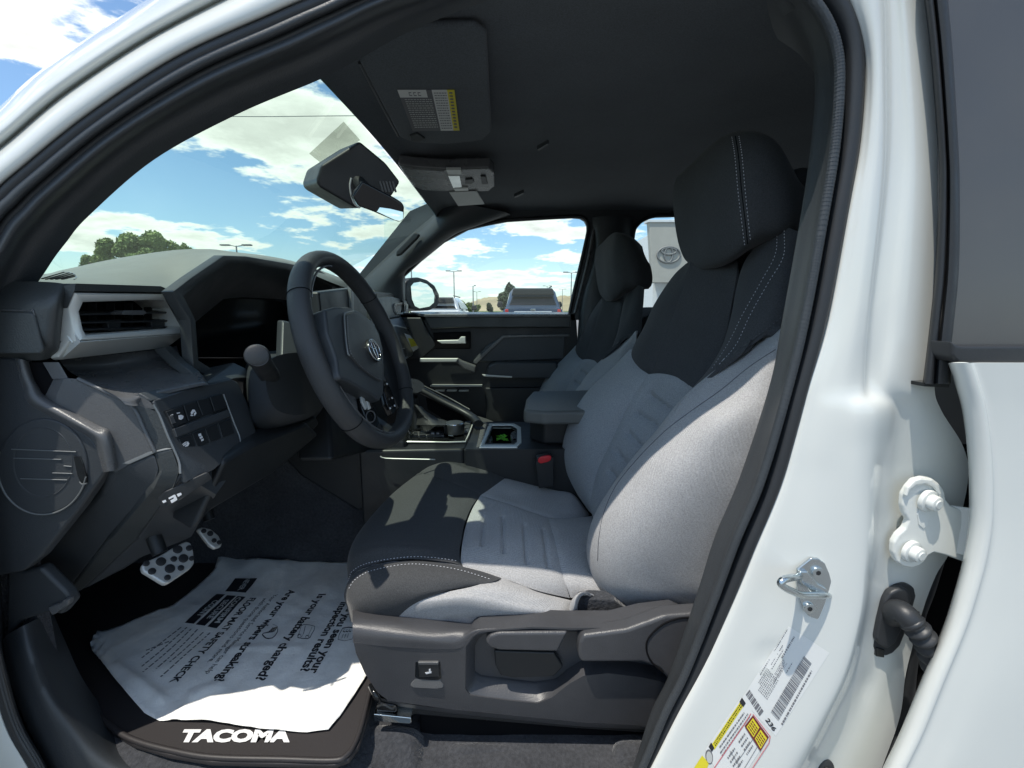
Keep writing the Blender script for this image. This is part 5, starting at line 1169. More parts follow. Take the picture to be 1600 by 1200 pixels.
# --- side shield
o1 = [(553,1004),(618,1010),(702,1013),(722,1010),(738,993),(752,985.5),(832,979.5),(888,981),(962,981),(1018,966),(1090,961),(1120,962),(1110,1060),(1040,1140),(992,1133),(911,1129),(810,1119),(709,1109),(607,1095),(590,1082),(570,1052),(556,1020)]
rim = [(748,988),(832,982),(888,984),(960,984),(1010,972),(1060,966),(1080,975),(1075,1020),(1055,1072),(1030,1064),(1000,1058),(950,1052),(912,1056),(890,1068),(862,1090),(840,1099),(800,1095),(760,1090),(734,1086),(727,1076),(728,1010),(738,996)]
flo = [(756,992),(832,987),(888,988),(960,988),(1010,978),(1060,972),(1074,980),(1068,1015),(1050,1048),(1028,1042),(1000,1040),(950,1040),(912,1040),(892,1050),(866,1062),(836,1066),(800,1062),(770,1058),(752,1056),(742,1050),(742,1012),(748,998)]
YS = .688
def LS(pts, o=0): return [W(a, b, YS+o+max(0, b-1005)*.00017) for a, b in pts]
shield = plate('seat_side_shield', LS(o1), [LS(rim)], M['shield'], DS, (0, .03, 0))
ring('shield_recess', LS(rim, .0006), [W(x, y, YS+.042) for x, y in flo], (0, .05, 0), M['shield'], shield, depth_in=(0, .01, 0), bevel=.003)
slab('recess_floor', LY([(730,980),(1085,960),(1085,1080),(730,1080)], YS+.044), (0, .004, 0), M['shield'], shield, 0)
# upper lit shoulder and rounded lower lip
panel('shield_shoulder', [
 [(551,953,.750),(618,957,.755),(680,962,.755),(722,968,.755),(752,974,.74),(790,978.5,.73),(877,975,.73),(962,976,.73),(1018,961,.73),(1090,956,.73)],
 [(551,965,.715),(618,969,.716),(680,976,.716),(722,979,.716),(752,979,.715),(790,979.5,.715),(877,976.5,.715),(962,977.5,.715),(1018,962.5,.715),(1090,957.5,.715)],
 [(551,976,.698),(618,982,.698),(680,988,.698),(722,986,.700),(750,981.5,.700),(790,980.5,.700),(877,978,.700),(962,979,.700),(1018,964,.700),(1090,959,.700)],
 [(551,990,.690),(618,996,.688),(680,1001,.688),(716,1000,.690),(744,984,.691),(790,981.5,.691),(877,980,.691),(962,980.5,.691),(1018,965.5,.691),(1090,960.5,.691)],
 [(552,1005,.6885),(618,1011,.6875),(690,1014,.688),(722,1011,.6885),(741,993,.689),(790,984.5,.6895),(877,981.5,.690),(962,981.5,.690),(1018,966.5,.690),(1090,961.5,.690)]], M['shield'], shield, ru=5, rv=5)
panel('shield_underlip', [[(590,1082,.701),(607,1095,.7033),(709,1109,.7057),(810,1119,.7074),(911,1129,.709),(992,1133,.7098),(1030,1138,.7106)],[(592,1088,.712),(609,1101,.714),(709,1115,.716),(810,1125,.718),(911,1135,.719),(992,1139,.72),(1030,1142,.72)],[(594,1088,.73),(611,1100,.73),(709,1114,.73),(810,1124,.73),(911,1134,.73),(992,1138,.73),(1030,1140,.73)]], M['shield'], shield, ru=3, rv=4)
# levers
slab('height_lever', LY([(758,1004),(764,994),(778,989),(888,988),(884,996),(872,1019),(862,1019),(780,1017),(764,1012)], YS-.004), (0, .026, 0), M['shield'], shield, .007, 5)
slab('lever_hollow', LY([(772,1017),(866,1020),(880,1042),(866,1058),(800,1060),(782,1056),(774,1040)], YS+.030), (0, .010, 0), M['dark'], shield, .003)
rl = slab('recline_lever', LY([(904,1004),(911,993),(979,984),(1012,972),(1040,962),(1090,958),(1120,960),(1110,1062),(1048,1066),(1030,1046),(1004,1036),(908,1036),(903,1026)], YS-.012), (0, .03, 0), M['shield'], shield, .009, 5)
tube('hub_line', [W(1090,965,YS-.0125), W(1062,966,YS-.0125), W(1035,976,YS-.0125), W(1014,996,YS-.0125), W(1010,1014,YS-.0125), W(1018,1034,YS-.0125), W(1036,1050,YS-.0125)], .0016, M['void'], rl, seg=6)
# seat heater button with notch
bb = slab('button_bezel', LS([(649,1034),(688,1034),(690,1060),(684,1064),(655,1062),(648,1058)], -.0005), (0, .006, 0), M['gloss'], shield, .001)
slab('seat_heater_button', LS([(653,1037),(685,1037),(687,1058),(655,1059)], -.003), (0, .006, 0), M['dark'], shield, .002)
slab('button_top', LS([(653,1035),(685,1035),(685,1039),(654,1039)], -.0045), (0, .006, 0), M['dashlight'], shield, .001)
sy = -.0036
for q in ([(664,1051),(670,1050),(671,1052.5),(666,1053.5)],[(670,1046),(672.5,1045),(673,1052),(670.5,1052)],[(673,1049),(674,1049),(674,1052),(673,1052)]): slab('heater_symbol', LS(q, sy), (0, .0006, 0), M['print'], shield, 0)
slab('button_notch', [W(x, y, YS+o+(y-1005)*.00017) for x, y, o in ((642,1068,-.001),(648,1061,-.0005),(688,1062,-.0005),(693,1070,-.001),(692,1075,-.004),(682,1077,-.005),(646,1075,-.005),(641,1072,-.003))], (0, .004, 0), M['dashlight'], shield, .0015)
# dark skirt, rail and bits
slab('seat_skirt', LY([(600,1085),(1060,1120),(1060,1150),(992,1146),(900,1140),(760,1128),(640,1118),(616,1114)], .725), (0, .02, 0), M['dark'], DS, .006)
slab('under_seat_shade', LY([(655,1112),(1080,1130),(1080,1172),(1000,1166),(965,1163),(940,1174),(860,1170),(780,1163),(700,1164),(672,1184),(657,1184)], .745), (0, .03, 0), M['void'], DS, .004)  # near-black slab standing in for the shade under the seat
slab('under_seat_void', LY([(590,1090),(1080,1090),(1080,1190),(600,1150)], .90), (0, .3, 0), M['void'], DS, 0)  # black block behind it, for the deeper shade under the seat
rl2 = slab('seat_rail', LY([(584,1116),(642,1122),(643,1129),(640,1131),(583,1127)], .700), (0, .03, 0), M['mirror'], DS, .001)
slab('rail_end', LY([(588,1098),(616,1102),(621,1108),(619,1114),(588,1113)], .705), (0, .05, 0), M['gloss'], DS, .003)
tube('rail_lever', [W(580,1072,.73), W(584,1080,.715), W(590,1090,.71), W(600,1105,.715), W(616,1112,.715)], .006, M['gloss'], DS, seg=8)
tube('rail_wire', [W(590,1104,.70), W(600,1101,.695), W(612,1107,.695), W(618,1104,.70)], .0022, M['dark'], DS, seg=6)
# --- passenger seat: same seat one place over
ps = ds.copy(); ps.name = 'passenger_seat'; sc.collection.objects.link(ps)
OFF = Vector((-.035, .80, -.055))
ps.matrix_parent_inverse = ds.matrix_parent_inverse.copy(); ps.location = OFF
for o in (c_top, c_side, c_light, c_ins, c_inb, c_inl, c_back, b_ob, b_ud, b_cd, b_id, b_ci, b_il, hrest):
    c = o.copy(); sc.collection.objects.link(c); c.parent = ps
for o in DS.children:
    if o.name.startswith('backrest_shell'):
        c = o.copy(); sc.collection.objects.link(c); c.parent = ps
# ================================================================== FLOOR
FZ = -.745
fl = panel('floor_carpet', [[Vector((x, y, CZ+FZ+h)) for y, h in ((.60,-.03),(.64,-.005),(.70,0),(.95,0),(1.15,0),(1.21,.02),(1.225,.15),(1.23,.32))] for x in (-1.15,-.9,-.6,-.3,0,.3,.6,1.2)], M['carpet'], T, fn=False, ru=6, rv=4, thick=.01, relief=lambda p: .003*math.sin(p.x*31+p.y*17)*math.sin(p.y*43)-.07*max(0, min(1, (p.x+.27)/.06)))
panel('carpet_hump', [[(545,1120,.80),(580,1128,.78),(640,1136,.78),(655,1140,.80)],[(545,1132,.74),(585,1136,.72),(638,1140,.72),(662,1150,.74)],[(542,1165,.70),(585,1168,.69),(640,1172,.69),(666,1180,.71)],[(540,1230,.66),(585,1230,.65),(645,1235,.65),(680,1240,.67)]], M['carpet'], T, thick=.004)
panel('carpet_hump', [[(668,1182,.80),(700,1162,.79),(780,1160,.79),(860,1168,.79),(940,1172,.79),(965,1160,.78),(1000,1158,.78)],[(668,1188,.74),(700,1168,.72),(780,1166,.72),(860,1174,.72),(940,1178,.72),(968,1164,.71),(1005,1162,.71)],[(675,1250,.68),(700,1250,.67),(780,1250,.67),(860,1250,.67),(940,1250,.67),(970,1250,.66),(1010,1250,.66)]], M['carpet'], T, thick=.004)
panel('sill_trim', [
 [(4,1000,.655),(14,990,.650),(40,976,.655),(70,962,.70),(84,960,.76)],
 [(10,1040,.640),(24,1030,.635),(54,1020,.64),(86,1010,.70),(104,1006,.76)],
 [(26,1095,.630),(44,1085,.625),(76,1078,.63),(110,1070,.69),(130,1062,.75)],
 [(50,1150,.625),(70,1144,.618),(112,1132,.625),(150,1124,.68),(172,1116,.73)],
 [(84,1215,.62),(106,1206,.612),(160,1190,.62),(215,1186,.66),(250,1180,.70)],
 [(120,1270,.615),(150,1262,.61),(240,1240,.615),(330,1220,.64),(400,1205,.68)]], M['trim'], T, ru=5, rv=6, thick=.004)
# --- rubber floor mat (a thing of its own)
MZ = FZ+.012
mo = [(60,940),(150,900),(300,850),(440,855),(600,860),(620,900),(600,1000),(588,1060),(572,1130),(561,1165),(545,1186),(522,1195),(440,1193),(330,1190),(264,1179),(210,1163),(178,1144),(140,1108),(104,1060),(76,1000)]
fm = tag(slab('floor_mat', LZ(mo, MZ), (0, 0, -.010), M['matr'], None, .003, 3), 'black rubber floor mat with the truck name moulded along its edge, lying under the paper', 'floor mat')
tube('mat_rim', LZ([(104,1060),(140,1104),(180,1140),(214,1158),(266,1172),(332,1183),(440,1186),(520,1188),(540,1181),(554,1162),(566,1128),(582,1060),(594,1000)], MZ+.003), .0045, M['matr'], fm, seg=8, res=5)
vs, fs = textgeo('TACOMA', True, .06)
nrmz = Vector((0, 0, 1))
decal('moulded_name', vs, fs, WZ(278,1159,MZ+.001), WZ(453,1159,MZ+.001), .030, None, M['print'], fm, shear=-.15, nrm=nrmz, lift=.001)
# --- paper mat on top
PZ = MZ+.006
po = [(345,866),(378,875),(432,882),(450,878),(540,877),(600,880),(612,960),(590,1020),(573,1055),(552,1088),(531,1118),(513,1139),(480,1143),(405,1140),(330,1127),(276,1125),(249,1124),(225,1112),(195,1079),(162,1040),(144,1019),(142,1010),(153,993),(210,969),(270,944),(306,917),(336,890)]
P3 = LZ(po, PZ)
pts2 = []
def inside(p, poly):
    c = False; n = len(poly)
    for i in range(n):
        a, b = poly[i], poly[i-1]
        if (a.y > p[1]) != (b.y > p[1]) and p[0] < (b.x-a.x)*(p[1]-a.y)/(b.y-a.y)+a.x: c = not c
    return c
x0 = min(p.x for p in P3); x1 = max(p.x for p in P3); y0 = min(p.y for p in P3); y1 = max(p.y for p in P3)
dense = []
for i in range(len(P3)):
    a, b = P3[i], P3[(i+1) % len(P3)]; n = max(1, int((b-a).length/.008))
    for k in range(n): dense.append(a.lerp(b, k/n))
step = .008; inner = []
yy = y0
while yy < y1:
    xx = x0
    while xx < x1:
        if inside((xx, yy), P3) and min((Vector((xx, yy, 0))-Vector((d.x, d.y, 0))).length for d in dense[::2]) > .005: inner.append((xx, yy))
        xx += step
    yy += step
from mathutils.geometry import delaunay_2d_cdt
vv = [Vector((p.x, p.y)) for p in dense]+[Vector(p) for p in inner]; nd = len(dense)
res_ = delaunay_2d_cdt(vv, [(i, (i+1) % nd) for i in range(nd)], [], 1, 1e-6)
edge2 = [(WZ(x, y, PZ).x, WZ(x, y, PZ).y) for x, y in ((150,1000),(170,1030),(210,1062),(250,1080))]
def ph(x, y):
    h = .0016*math.sin(x*19+y*7)+.0012*math.sin(y*31-x*12)+.0008*math.sin(x*55+y*38)
    px, py = proj(Vector((x, y, CZ+PZ)))
    h += .0010*abs(math.sin(x*27+y*41+2*math.sin(y*19)))**3 + .0010*abs(math.sin(x*46-y*23+1.5*math.sin(x*13)))**4
    # folded corner at lower left, crumples, creases at the far edge
    h += .010*math.exp(-(segd((px, py), (150,1000), (165,1030))/16)**2)*(.7+.5*math.sin(px*.5)*math.sin(py*.4))
    h += .007*math.exp(-(segd((px, py), (185,1045), (250,1090))/9)**2)
    h += .012*math.exp(-(segd((px, py), (405,872), (432,884))/22)**2)
    h -= .003*math.exp(-(segd((px, py), (440,880), (435,920))/5)**2)
    h += .014*math.exp(-(segd((px, py), (340,862), (348,880))/18)**2)
    h += .004*math.exp(-(segd((px, py), (300,1085), (345,1070))/6)**2) + .003*math.exp(-(segd((px, py), (270,1128), (300,1090))/7)**2)
    h += .003*math.exp(-(segd((px, py), (360,1015), (470,1012))/4)**2)
    return h
me = bpy.data.meshes.new('paper_mat'); me.from_pydata([(v.x, v.y, CZ+PZ+ph(v.x, v.y)) for v in res_[0]], [], [list(f) for f in res_[2]]); me.update(); me.shade_smooth()
pap = tag(link(me, 'paper_mat', M['paper']), 'crumpled white printed paper floor protector lying on the rubber mat', 'paper mat')
sm = pap.modifiers.new('s', 'SOLIDIFY'); sm.thickness = .0006; sm.offset = -1
tP = bvh(pap)
def ptext(s, a, b, h, bold=True, m='ink', name='printed_text', width=None):
    vs, fs = textgeo(s, bold); S = WZ(*a, PZ); E = WZ(*b, PZ)
    decal(name, vs, fs, S, E, h, tP, M[m], pap, nrm=nrmz, lift=.0009, width=width)
def z1(x, y): return (x/3.333+120, y/3.333+860)
ptext('FLOOR MAT SAFETY CHECK', z1(905,255), z1(480,688), .0225)
ptext('Are your wipers streaking?', z1(1108,213), z1(712,692), .0265)
ptext('Your Authorized Service Manager can help', z1(1028,235), z1(668,650), .0150, False)
ptext('with those questions and more.', z1(975,255), z1(680,590), .0150, False)
ptext('Is your battery charged?', z1(1262,228), z1(928,682), .0265)
ptext('Have you seen your', z1(1448,235), z1(1208,640), .0265)
ptext('inspection results?', z1(1378,268), z1(1160,630), .0265)
for k in range(6):
    a = z1(640-k*40, 418-k*8+ (k*2)); b = z1(440-k*22+ (0 if k else 0), 662-k*34)
    lines = ('Check that your floor mat is secured', 'before driving your vehicle', 'Use only one floor mat at a time', 'Never stack or use upside down', 'Keep mat clear of the pedals', 'See your manual for help')
# tiny grey lines: unreadable in the photo, so kept as short strokes
def pstrokes(name, a, b, hh, m='inkg'):
    S = WZ(*a, PZ); E = WZ(*b, PZ); L = (E-S).length; R = []; t = 0
    while t < L: w = rnd.uniform(.004, .012); R.append((t, 0, min(t+w, L), hh)); t += w+.0028
    vs, fs = rects(R); decal(name, vs, fs, S, S+(E-S).normalized()*max(v.x for v in vs), 1, tP, M[m], pap, nrm=nrmz, lift=.0009)
for a, b in (((690,428),(430,662)),((655,425),(480,582)),((625,412),(410,620)),((592,410),(340,640)),((570,400),(335,606)),((540,398),(335,560)),((480,470),(360,520))):
    pstrokes('fine_print', z1(*a), z1(*b), .0035)
def pquad(name, q, m, lift=.0010, n=1):
    me = bpy.data.meshes.new(name); vs = []
    for x, y in q:
        p = WZ(x, y, PZ); h_ = tP.ray_cast(p+Vector((0, 0, .05)), Vector((0, 0, -1))); vs.append(tuple((h_[0] or p)+Vector((0, 0, lift))))
    me.from_pydata(vs, [], [list(range(len(vs)))]); return link(me, name, M[m], pap)
def band(name, A, B, C_, D, m):
    """long quad split so it follows the paper"""
    g = []
    for i in range(9):
        t = i/8; r = []
        for s in (0, .5, 1):
            a = mix(A, D, t); b = mix(B, C_, t); x, y = mix(a, b, s); p = WZ(x, y, PZ); h_ = tP.ray_cast(p+Vector((0, 0, .05)), Vector((0, 0, -1))); r.append((h_[0] or p)+Vector((0, 0, .0012)))
        g.append(r)
    return gridmesh(g, name, M[m], pap)
for A, B, C_, D in (((728,225),(772,229),(610,386),(563,378)), ((783,234),(830,240),(667,396),(620,390)), ((838,242),(880,249),(728,406),(680,399))):
    band('printed_bar', z1(*A), z1(*B), z1(*C_), z1(*D), 'ink')
def wtext(s, a, b, h):
    vs, fs = textgeo(s, True); decal('bar_text', vs, fs, WZ(*a, PZ), WZ(*b, PZ), h, tP, M['pink'], pap, nrm=nrmz, lift=.0022)
wtext('COUNT', z1(716,262), z1(622,348), .0180); wtext('SECURE', z1(770,262), z1(676,360), .0180); wtext('CONFIRM', z1(836,252), z1(716,380), .0180)
band('printed_badge', z1(825,150), z1(940,150), z1(880,226), z1(772,212), 'ink')
vs, fs = textgeo('NEVER', True); decal('bar_text', vs, fs, WZ(*z1(884,150), PZ), WZ(*z1(838,215), PZ), .0180, tP, M['pink'], pap, nrm=nrmz, lift=.0022)
# icons: wipers, car, checklist
def pline(pts, r=.0011, name='printed_icon'):
    P = []
    for x, y in pts:
        p = WZ(x, y, PZ); h_ = tP.ray_cast(p+Vector((0, 0, .05)), Vector((0, 0, -1))); P.append((h_[0] or p)+Vector((0, 0, .0006)))
    tube(name, P, r, M['ink'], pap, res=2, seg=4, ra=.0003)
for k in range(4): pline([z1(968+k*14, 438-k*4+k), z1(1000+k*10, 428-k*2), z1(1022+k*7, 400-k*2+4)])
pline([z1(966,442), z1(985,462), z1(1020,462), z1(1044,430), z1(1044,396), z1(1020,388)])
pline([z1(1168,400), z1(1182,388), z1(1240,396), z1(1222,440), z1(1205,462), z1(1150,460), z1(1158,436), z1(1168,400)]); pline([z1(1190,395), z1(1180,440), z1(1170,455)]); pline([z1(1225,402), z1(1205,445)])
for cx, cy in ((1160,452),(1200,455)): pline([z1(cx+8*math.cos(a*.785), cy+9*math.sin(a*.785)) for a in range(9)])
pline([z1(1385,408), z1(1440,408), z1(1432,466), z1(1360,466), z1(1385,408)])
for k in range(3): pline([z1(1394+k*15,414), z1(1386+k*15,424), z1(1398+k*15,428)]); pline([z1(1388+k*14,438), z1(1380+k*14,460)])
# dirt smudges as thin scuffs of their own colour
M['smudge'] = mat('paper_dirt', (.30, .29, .28), .9, var=.2)
for pts in ([(1000,0)],): pass
# --- crumpled bright green scrap in the cup holder
bm = bmesh.new(); gc = WZ(786,679,cz-.022)
for k in range(16):
    c = gc+Vector((rnd.uniform(-.018,.022), rnd.uniform(-.02,.008), rnd.uniform(-.022,.004))); vs = []
    a0 = rnd.uniform(0, 6)
    for j in range(5): vs.append(bm.verts.new(c+Vector((math.cos(a0+j*1.25)*rnd.uniform(.004,.011), math.sin(a0+j*1.25)*rnd.uniform(.004,.010), rnd.uniform(-.006,.006)))))
    bm.faces.new(vs)
g_ = finish(bm, 'green_tag', M['green'], None, smooth=False)
tag(g_, 'crumpled bright green tag lying in the console cup holder', 'tag'); m_ = g_.modifiers.new('s', 'SOLIDIFY'); m_.thickness = .0008
# ================================================================== OUTSIDE
def emat(name, col, rough, **kw): return mat(name, col, rough, **kw)
X = dict(asphalt=mat('asphalt', (.17,.17,.165), .9, var=.25, varscale=1.2, bump=('noise', 90, .004)),
 hill=mat('dry_hill', (.33,.28,.17), 1, var=.25, varscale=.02, bump=('noise', .2, 1.0)),
 leaf=mat('tree_leaves', (.16,.215,.07), .8, var=.5, varscale=1.3), leafd=mat('conifer_needles', (.05,.075,.04), .9, var=.4, varscale=1.3), bark=mat('bark', (.12,.09,.07), .95),
 pole=mat('galvanised_pole', (.22,.23,.23), .6), suv=mat('blue_car_paint', (.035,.060,.105), .25, coat=1), white=mat('silver_car_paint', (.60,.62,.64), .3, coat=.8),
 cglass=mat('car_glass', (.010,.012,.014), .12, spec=.35), tyre=mat('tyre', (.02,.02,.02), .9), tail=mat('tail_lamp', (.45,.02,.02), .2, coat=1), wall=mat('cladding', (.42,.40,.36), .7, var=.05, varscale=2), wallw=mat('white_cladding', (.72,.73,.74), .6, var=.04), logo=mat('sign_logo', (.20,.20,.20), .5), grass=mat('verge_grass', (.10,.13,.05), 1, var=.4, varscale=.5),
 line=mat('road_paint', (.55,.54,.48), .8))
def plane(name, x0, y0, x1, y1, z, m, **kw):
    me = bpy.data.meshes.new(name); me.from_pydata([(x0,y0,z),(x1,y0,z),(x1,y1,z),(x0,y1,z)], [], [(0,1,2,3)]); return link(me, name, m, None, **kw)
plane('ground', -3000, -3000, 3000, 3000, 0, X['asphalt'], kind='structure')
plane('verge', -400, 70, 400, 400, .05, X['grass'], kind='structure')
for k in range(9): plane('parking_line', -14+k*2.8, 9.5, -13.9+k*2.8, 15, .004, X['line'], kind='structure')
# hills
def hill(name, pts, Y, depth, m, label=None):
    rows = []
    for s, kk in ((0,1.0),(.12,.75),(.3,.4),(.45,.12),(.6,0)):
        pass
    g = []
    for x, y in [(p.x, p.y) for p in spline([Vector((a, b, 0)) for a, b in pts], 6)]:
        top = W(x, y, Y); r = []
        for t in range(9):
            a = t/8; z = (top.z+1)*math.sin(a*math.pi/2)-1; n = 1+.06*math.sin(x*.9+t*2.3)+.05*math.sin(x*.37-t)
            r.append(Vector((top.x, Y-depth*(1-a)*1, z*n if t < 8 else top.z)))
        for t in range(1, 5): r.append(Vector((top.x, Y+depth*t/4, top.z*(1-t/4)-1)))
        g.append(r)
    gridmesh(g, name, m, None, kind='structure')
hill('hills', [(560,486),(640,485),(700,484),(722,482),(738,478),(752,470),(762,466),(790,464),(812,466),(840,468),(868,465),(880,463),(892,468),(910,476),(960,482),(1030,484)], 620, 300, X['hill'])
# trees
def crown(name, c, rx, ry, rz, n, leaf, m, parent, seed, kind=None):
    r = random.Random(seed); bm = bmesh.new(); lumps = [(Vector((r.gauss(0,.45)*rx, r.gauss(0,.45)*ry, r.uniform(-.6,.75)*rz)), r.uniform(.35,.6)) for _ in range(14)]
    for i in range(n):
        L, k = r.choice(lumps); d = Vector((r.gauss(0,1), r.gauss(0,1), r.gauss(0,1))).normalized()*r.uniform(.6,1)*k
        p = Vector(c)+L+Vector((d.x*rx, d.y*ry, d.z*rz)); s = leaf*r.uniform(.6,1.3)
        a = Vector((r.gauss(0,1), r.gauss(0,1), r.gauss(0,1))).normalized(); b = a.orthogonal().normalized(); 
        bm.faces.new([bm.verts.new(p+a*s), bm.verts.new(p+b*s*.5), bm.verts.new(p-a*s), bm.verts.new(p-b*s*.5)])
    return finish(bm, name, m, parent, smooth=False, recalc=False)
def tree(px0, px1, pytop, pybase, Y, label, seed, n=5000, leaf=.16, m='leaf', group=None, ry=None):
    a = W(px0, pytop, Y); b = W(px1, pybase, Y); cx = (a.x+b.x)/2; h = a.z; rx = (b.x-a.x)/2
    t = thing('tree', (cx, Y, 0), label, 'tree', group); zl = b.z
    tube('trunk', [(cx, Y, 0), (cx+.1, Y, h*.35), (cx-.1, Y+.1, h*.7)], lambda q: max(.04, .05*h*(1-.8*q)*.6), X['bark'], t, seg=8, res=4)
    for k in range(4): tube('limb', [(cx, Y, h*.3), (cx+rx*.5*math.cos(k*1.7+seed), Y+rx*.4*math.sin(k*1.7), h*.62), (cx+rx*.75*math.cos(k*1.7+seed), Y+rx*.6*math.sin(k*1.7), h*.75)], .02*h, X['bark'], t, seg=6, res=3)
    crown('crown', ((cx, Y, (h+zl)/2)), rx*.70, (ry or rx)*.70, (h-zl)*.42, n, leaf, X[m], t, seed)
    return t
tree(188, 278, 362, 430, 24, 'broad leafy tree showing over the near end of the dashboard', 5, 16000, .085)
tree(140, 196, 372, 425, 25, 'smaller leafy tree at the left, next to the windshield pillar', 11, 8000, .085)
tree(276, 303, 377, 410, 30, 'small round bush-like tree just right of the big tree over the dashboard', 12, 3500, .09)
tree(122, 160, 400, 430, 27, 'low shrubby tree at the far left, cut off by the windshield pillar', 13, 4000, .09)
gx = 'green trees along the far edge of the parking lot'
for i, (a, b, yt, lab_) in enumerate(((698,716,472,'low green tree in front of the hills beside the door mirror'),(710,731,471,'round green tree, second from the mirror in the far row'),(724,742,474,'green tree beside the second lamp pole in the far row'),(736,751,476,'small tree right of the far lamp pole'))):
    tree(a, b, yt, 489, 110, lab_, 20+i, 3000, .40, 'leaf', gx)
tree(760, 770, 474, 489, 100, 'small dark conifer in front of the tan hill', 31, 1500, .35, 'leafd', gx)
tree(779, 806, 444, 489, 60, 'dark tree top sticking up behind the blue car roof', 32, 3500, .3, 'leafd')
# light poles
def pole(px, ytop, Y, label, arms=2, armlen=.9, src=None):
    p = W(px, ytop, Y); t = thing('light_pole', (p.x, Y, 0), label, 'lamp post', 'parking lot light poles')
    r = .09
    tube('post', [(p.x, Y, .75), (p.x, Y, p.z)], lambda q: r*(1-.35*q), X['pole'], t, res=1, seg=10)
    cyl('base', (p.x, Y, 0), (0,0,1), .3, .75, X['wallw'], t, seg=16, bevel=.03)
    for s in ([-1, 1] if arms == 2 else [1]):
        tube('arm', [(p.x, Y, p.z-.05), (p.x+s*armlen*.6, Y, p.z+.05)], .04, X['pole'], t, res=1, seg=6)
        box('lamp_head', (min(p.x+s*armlen*.5, p.x+s*armlen*1.2), Y-.18, p.z), (max(p.x+s*armlen*.5, p.x+s*armlen*1.2), Y+.18, p.z+.12), X['pole'], t, .02)
    return t
pole(709, 424, 62, 'tall lamp post right of the door mirror'); pole(739, 447, 58, 'shorter lamp post between the mirror and the blue car', 1, .3)
pole(745, 456, 120, 'thin far lamp post close behind the shorter one', 2); pole(893, 426, 60, 'lamp post near the rear edge of the passenger window')
pole(855, 447, 110, 'distant lamp post over the roof of the blue car'); pole(642, 405, 55, 'lamp post directly above the door mirror'); pole(879, 452, 130, 'faint far lamp post between the blue car and the window edge')
pole(369, 384, 40, 'twin-head lamp post seen over the steering wheel through the windshield', 2, 1.1)
# overhead wire
w_ = tube('utility_wire', [W(100,178,30), W(370,182,30), W(530,181,30), W(900,178,30)], .022, X['pole'], None, seg=6)
tag(w_, 'thin overhead wire crossing the sky behind the windshield top', 'wire')
# building with sign
bY = 19
A = W(1014,346,bY); B = W(1018,441,bY)
bd = thing('dealership_building', (A.x+6, bY+5, 0), 'pale dealership building with a large grey logo sign panel, behind the rear side window', 'building')
sg = slab('sign_panel', LY([(1014,345),(1300,345),(1300,442),(1020,442)], bY), (0, .35, 0), X['wall'], bd, .03)
slab('sign_cap', LY([(1012,343),(1302,343),(1302,347),(1012,347)], bY-.05), (0, .5, 0), X['wallw'], bd, .01)
box('building_wall', (A.x+.6, bY+1, 0), (A.x+15, bY+12, A.z-.2), X['wallw'], bd, .02)
box('shop_window', (A.x+1.2, bY+.9, .4), (A.x+6, bY+1.02, 2.3), X['cglass'], bd, .01)
lc = W(1045, 398, bY-.03)
def lell(cx, cz_, a, b, n=40): return [lc+Vector((cx+a*math.cos(2*math.pi*k/n), 0, cz_+b*math.sin(2*math.pi*k/n))) for k in range(n)]
for cx, c2, a, b in ((0,0,.47,.315),(0,0,.165,.30),(0,.14,.30,.13)): tube('sign_logo', lell(cx, c2, a, b), .035, X['logo'], sg, closed=True, seg=8, res=1)
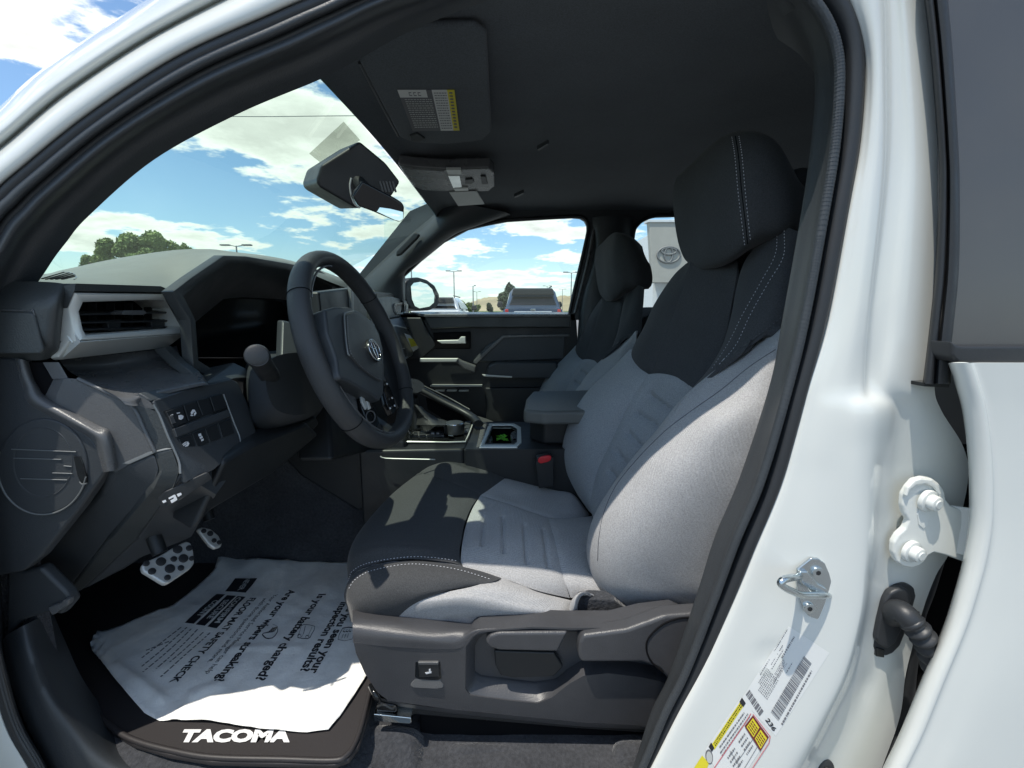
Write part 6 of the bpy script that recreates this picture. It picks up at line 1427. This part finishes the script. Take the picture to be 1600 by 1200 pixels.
# ---- parked cars
def wheelset(t, xs, ys, r):
    for x in xs:
        for y in ys:
            w = cyl('wheel', (x-.11, y, r), (1,0,0), r, .22, X['tyre'], t, seg=28, bevel=.03)
            cyl('rim', (x-.12, y, r), (1,0,0), r*.6, .24, X['pole'], w, seg=20)
def suv(cx, Y, paint, label, group=None, tall=1.84, wid=1.88, zs_=1.12):
    t = thing('parked_suv', (cx, Y+2.3, 0), label, 'car', group); h = tall
    # body shell: loft of cross sections from tail to nose
    def sec(y, wb, wr, zb, zs, zr): return [Vector((cx-wb/2, y, zb)), Vector((cx-wb/2-.01, y, zs*.7)), Vector((cx-wb/2, y, zs)), Vector((cx-wr/2, y, zr-.10)), Vector((cx-wr/2+.09, y, zr)), Vector((cx+wr/2-.09, y, zr)), Vector((cx+wr/2, y, zr-.10)), Vector((cx+wb/2, y, zs)), Vector((cx+wb/2+.01, y, zs*.7)), Vector((cx+wb/2, y, zb))]
    lower = [sec(Y+.0, wid-.08, wid-.1, .5, 1.20, 1.27), sec(Y+.08, wid, wid-.04, .42, 1.24, 1.32), sec(Y+3.0, wid, wid-.04, .42, 1.22, 1.30), sec(Y+3.5, wid, wid-.06, .42, 1.12, 1.20), sec(Y+4.6, wid-.1, wid-.2, .45, 1.0, 1.08), sec(Y+4.75, wid-.3, wid-.4, .5, .85, .95)]
    loft('body', lower, paint, t, angle=30)
    wr = wid-.42
    up = [sec(Y+.06, wid-.12, wid-.16, 1.26, 1.30, 1.36), sec(Y+.22, wid-.2, wr+.04, 1.26, 1.32, h-.16), sec(Y+.34, wid-.2, wr, 1.26, 1.32, h-.03), sec(Y+1.6, wid-.18, wr, 1.26, 1.32, h), sec(Y+2.6, wid-.18, wr-.02, 1.26, 1.32, h-.04), sec(Y+3.4, wid-.2, wid-.3, 1.2, 1.25, 1.32)]
    loft('cabin', up, paint, t, angle=30)
    # glass
    slab('rear_window', [Vector((cx+sx*x, Y+yy-.03, z)) for sx, x, yy, z in ((-1,wid/2-.2,.07,1.36),(1,wid/2-.2,.07,1.36),(1,wr/2-.10,.20,h-.24),(-1,wr/2-.10,.20,h-.24))], (0, .03, 0), X['cglass'], t, .012, 3)
    slab('spoiler', [Vector((cx-wr/2+.06, Y+.02, h-.20)), Vector((cx+wr/2-.06, Y+.02, h-.20)), Vector((cx+wr/2-.12, Y+.0, h-.03)), Vector((cx-wr/2+.12, Y+.0, h-.03))], (0, .35, .03), M['dark'], t, .02, 3)
    slab('tailgate_trim', [Vector((cx+x, Y-.015, z)) for x, z in ((-.62,1.14),(.62,1.14),(.58,1.19),(-.58,1.19))], (0, .03, 0), X['white'] if paint is X['suv'] else X['pole'], t, .005)
    slab('number_plate', [Vector((cx+x, Y-.02, z)) for x, z in ((-.2,.85),(.2,.85),(.2,1.0),(-.2,1.0))], (0, .02, 0), X['wallw'], t, .004)
    slab('rear_badge', [Vector((cx+x, Y-.02, z)) for x, z in ((-.09,1.205),(.09,1.205),(.07,1.26),(-.07,1.26))], (0, .03, 0), M['chrome'], t, .005)
    for s in (-1, 1):
        slab('tail_lamp', [Vector((cx+s*x, Y-.012, z)) for x, z in ((wid/2-.20,.95),(wid/2-.05,.95),(wid/2-.07,1.25),(wid/2-.17,1.25))], (0, .06, 0), X['tail'], t, .01)
        slab('side_glass', [Vector((cx+s*(wid/2-.085), Y+.4, 1.36)), Vector((cx+s*(wid/2-.085), Y+3.0, 1.34)), Vector((cx+s*(wr/2+.015), Y+2.5, h-.16)), Vector((cx+s*(wr/2+.015), Y+.5, h-.16))], (s*.01, 0, 0), X['cglass'], t, .003)
        mm_ = slab('wing_mirror', [Vector((cx+s*x, Y+2.75, z)) for x, z in ((.98,1.30),(1.18,1.30),(1.22,1.38),(1.18,1.50),(1.02,1.50))], (0, .10, 0), M['dark'], t, .03, 3)
        tube('roof_rail', [(cx+s*(wr/2-.12), Y+.5, h+.05), (cx+s*(wr/2-.12), Y+2.4, h+.04)], .02, M['dark'], t, res=1, seg=6)
    box('bumper', (cx-wid/2+.04, Y-.10, .48), (cx+wid/2-.04, Y+.1, .78), M['dark'] if paint is X['suv'] else paint, t, .04, 3)
    wheelset(t, (cx-wid/2+.14, cx+wid/2-.14), (Y+.95, Y+3.75), .38)
    t.scale = (1, 1, zs_)
    return t
suv(.655, 14.2, X['suv'], 'dark blue SUV parked facing away beyond the passenger window')
suv(-2.62, 15.5, X['white'], 'silver hatchback partly hidden behind the passenger door mirror', tall=1.74, wid=1.82, zs_=1.04)
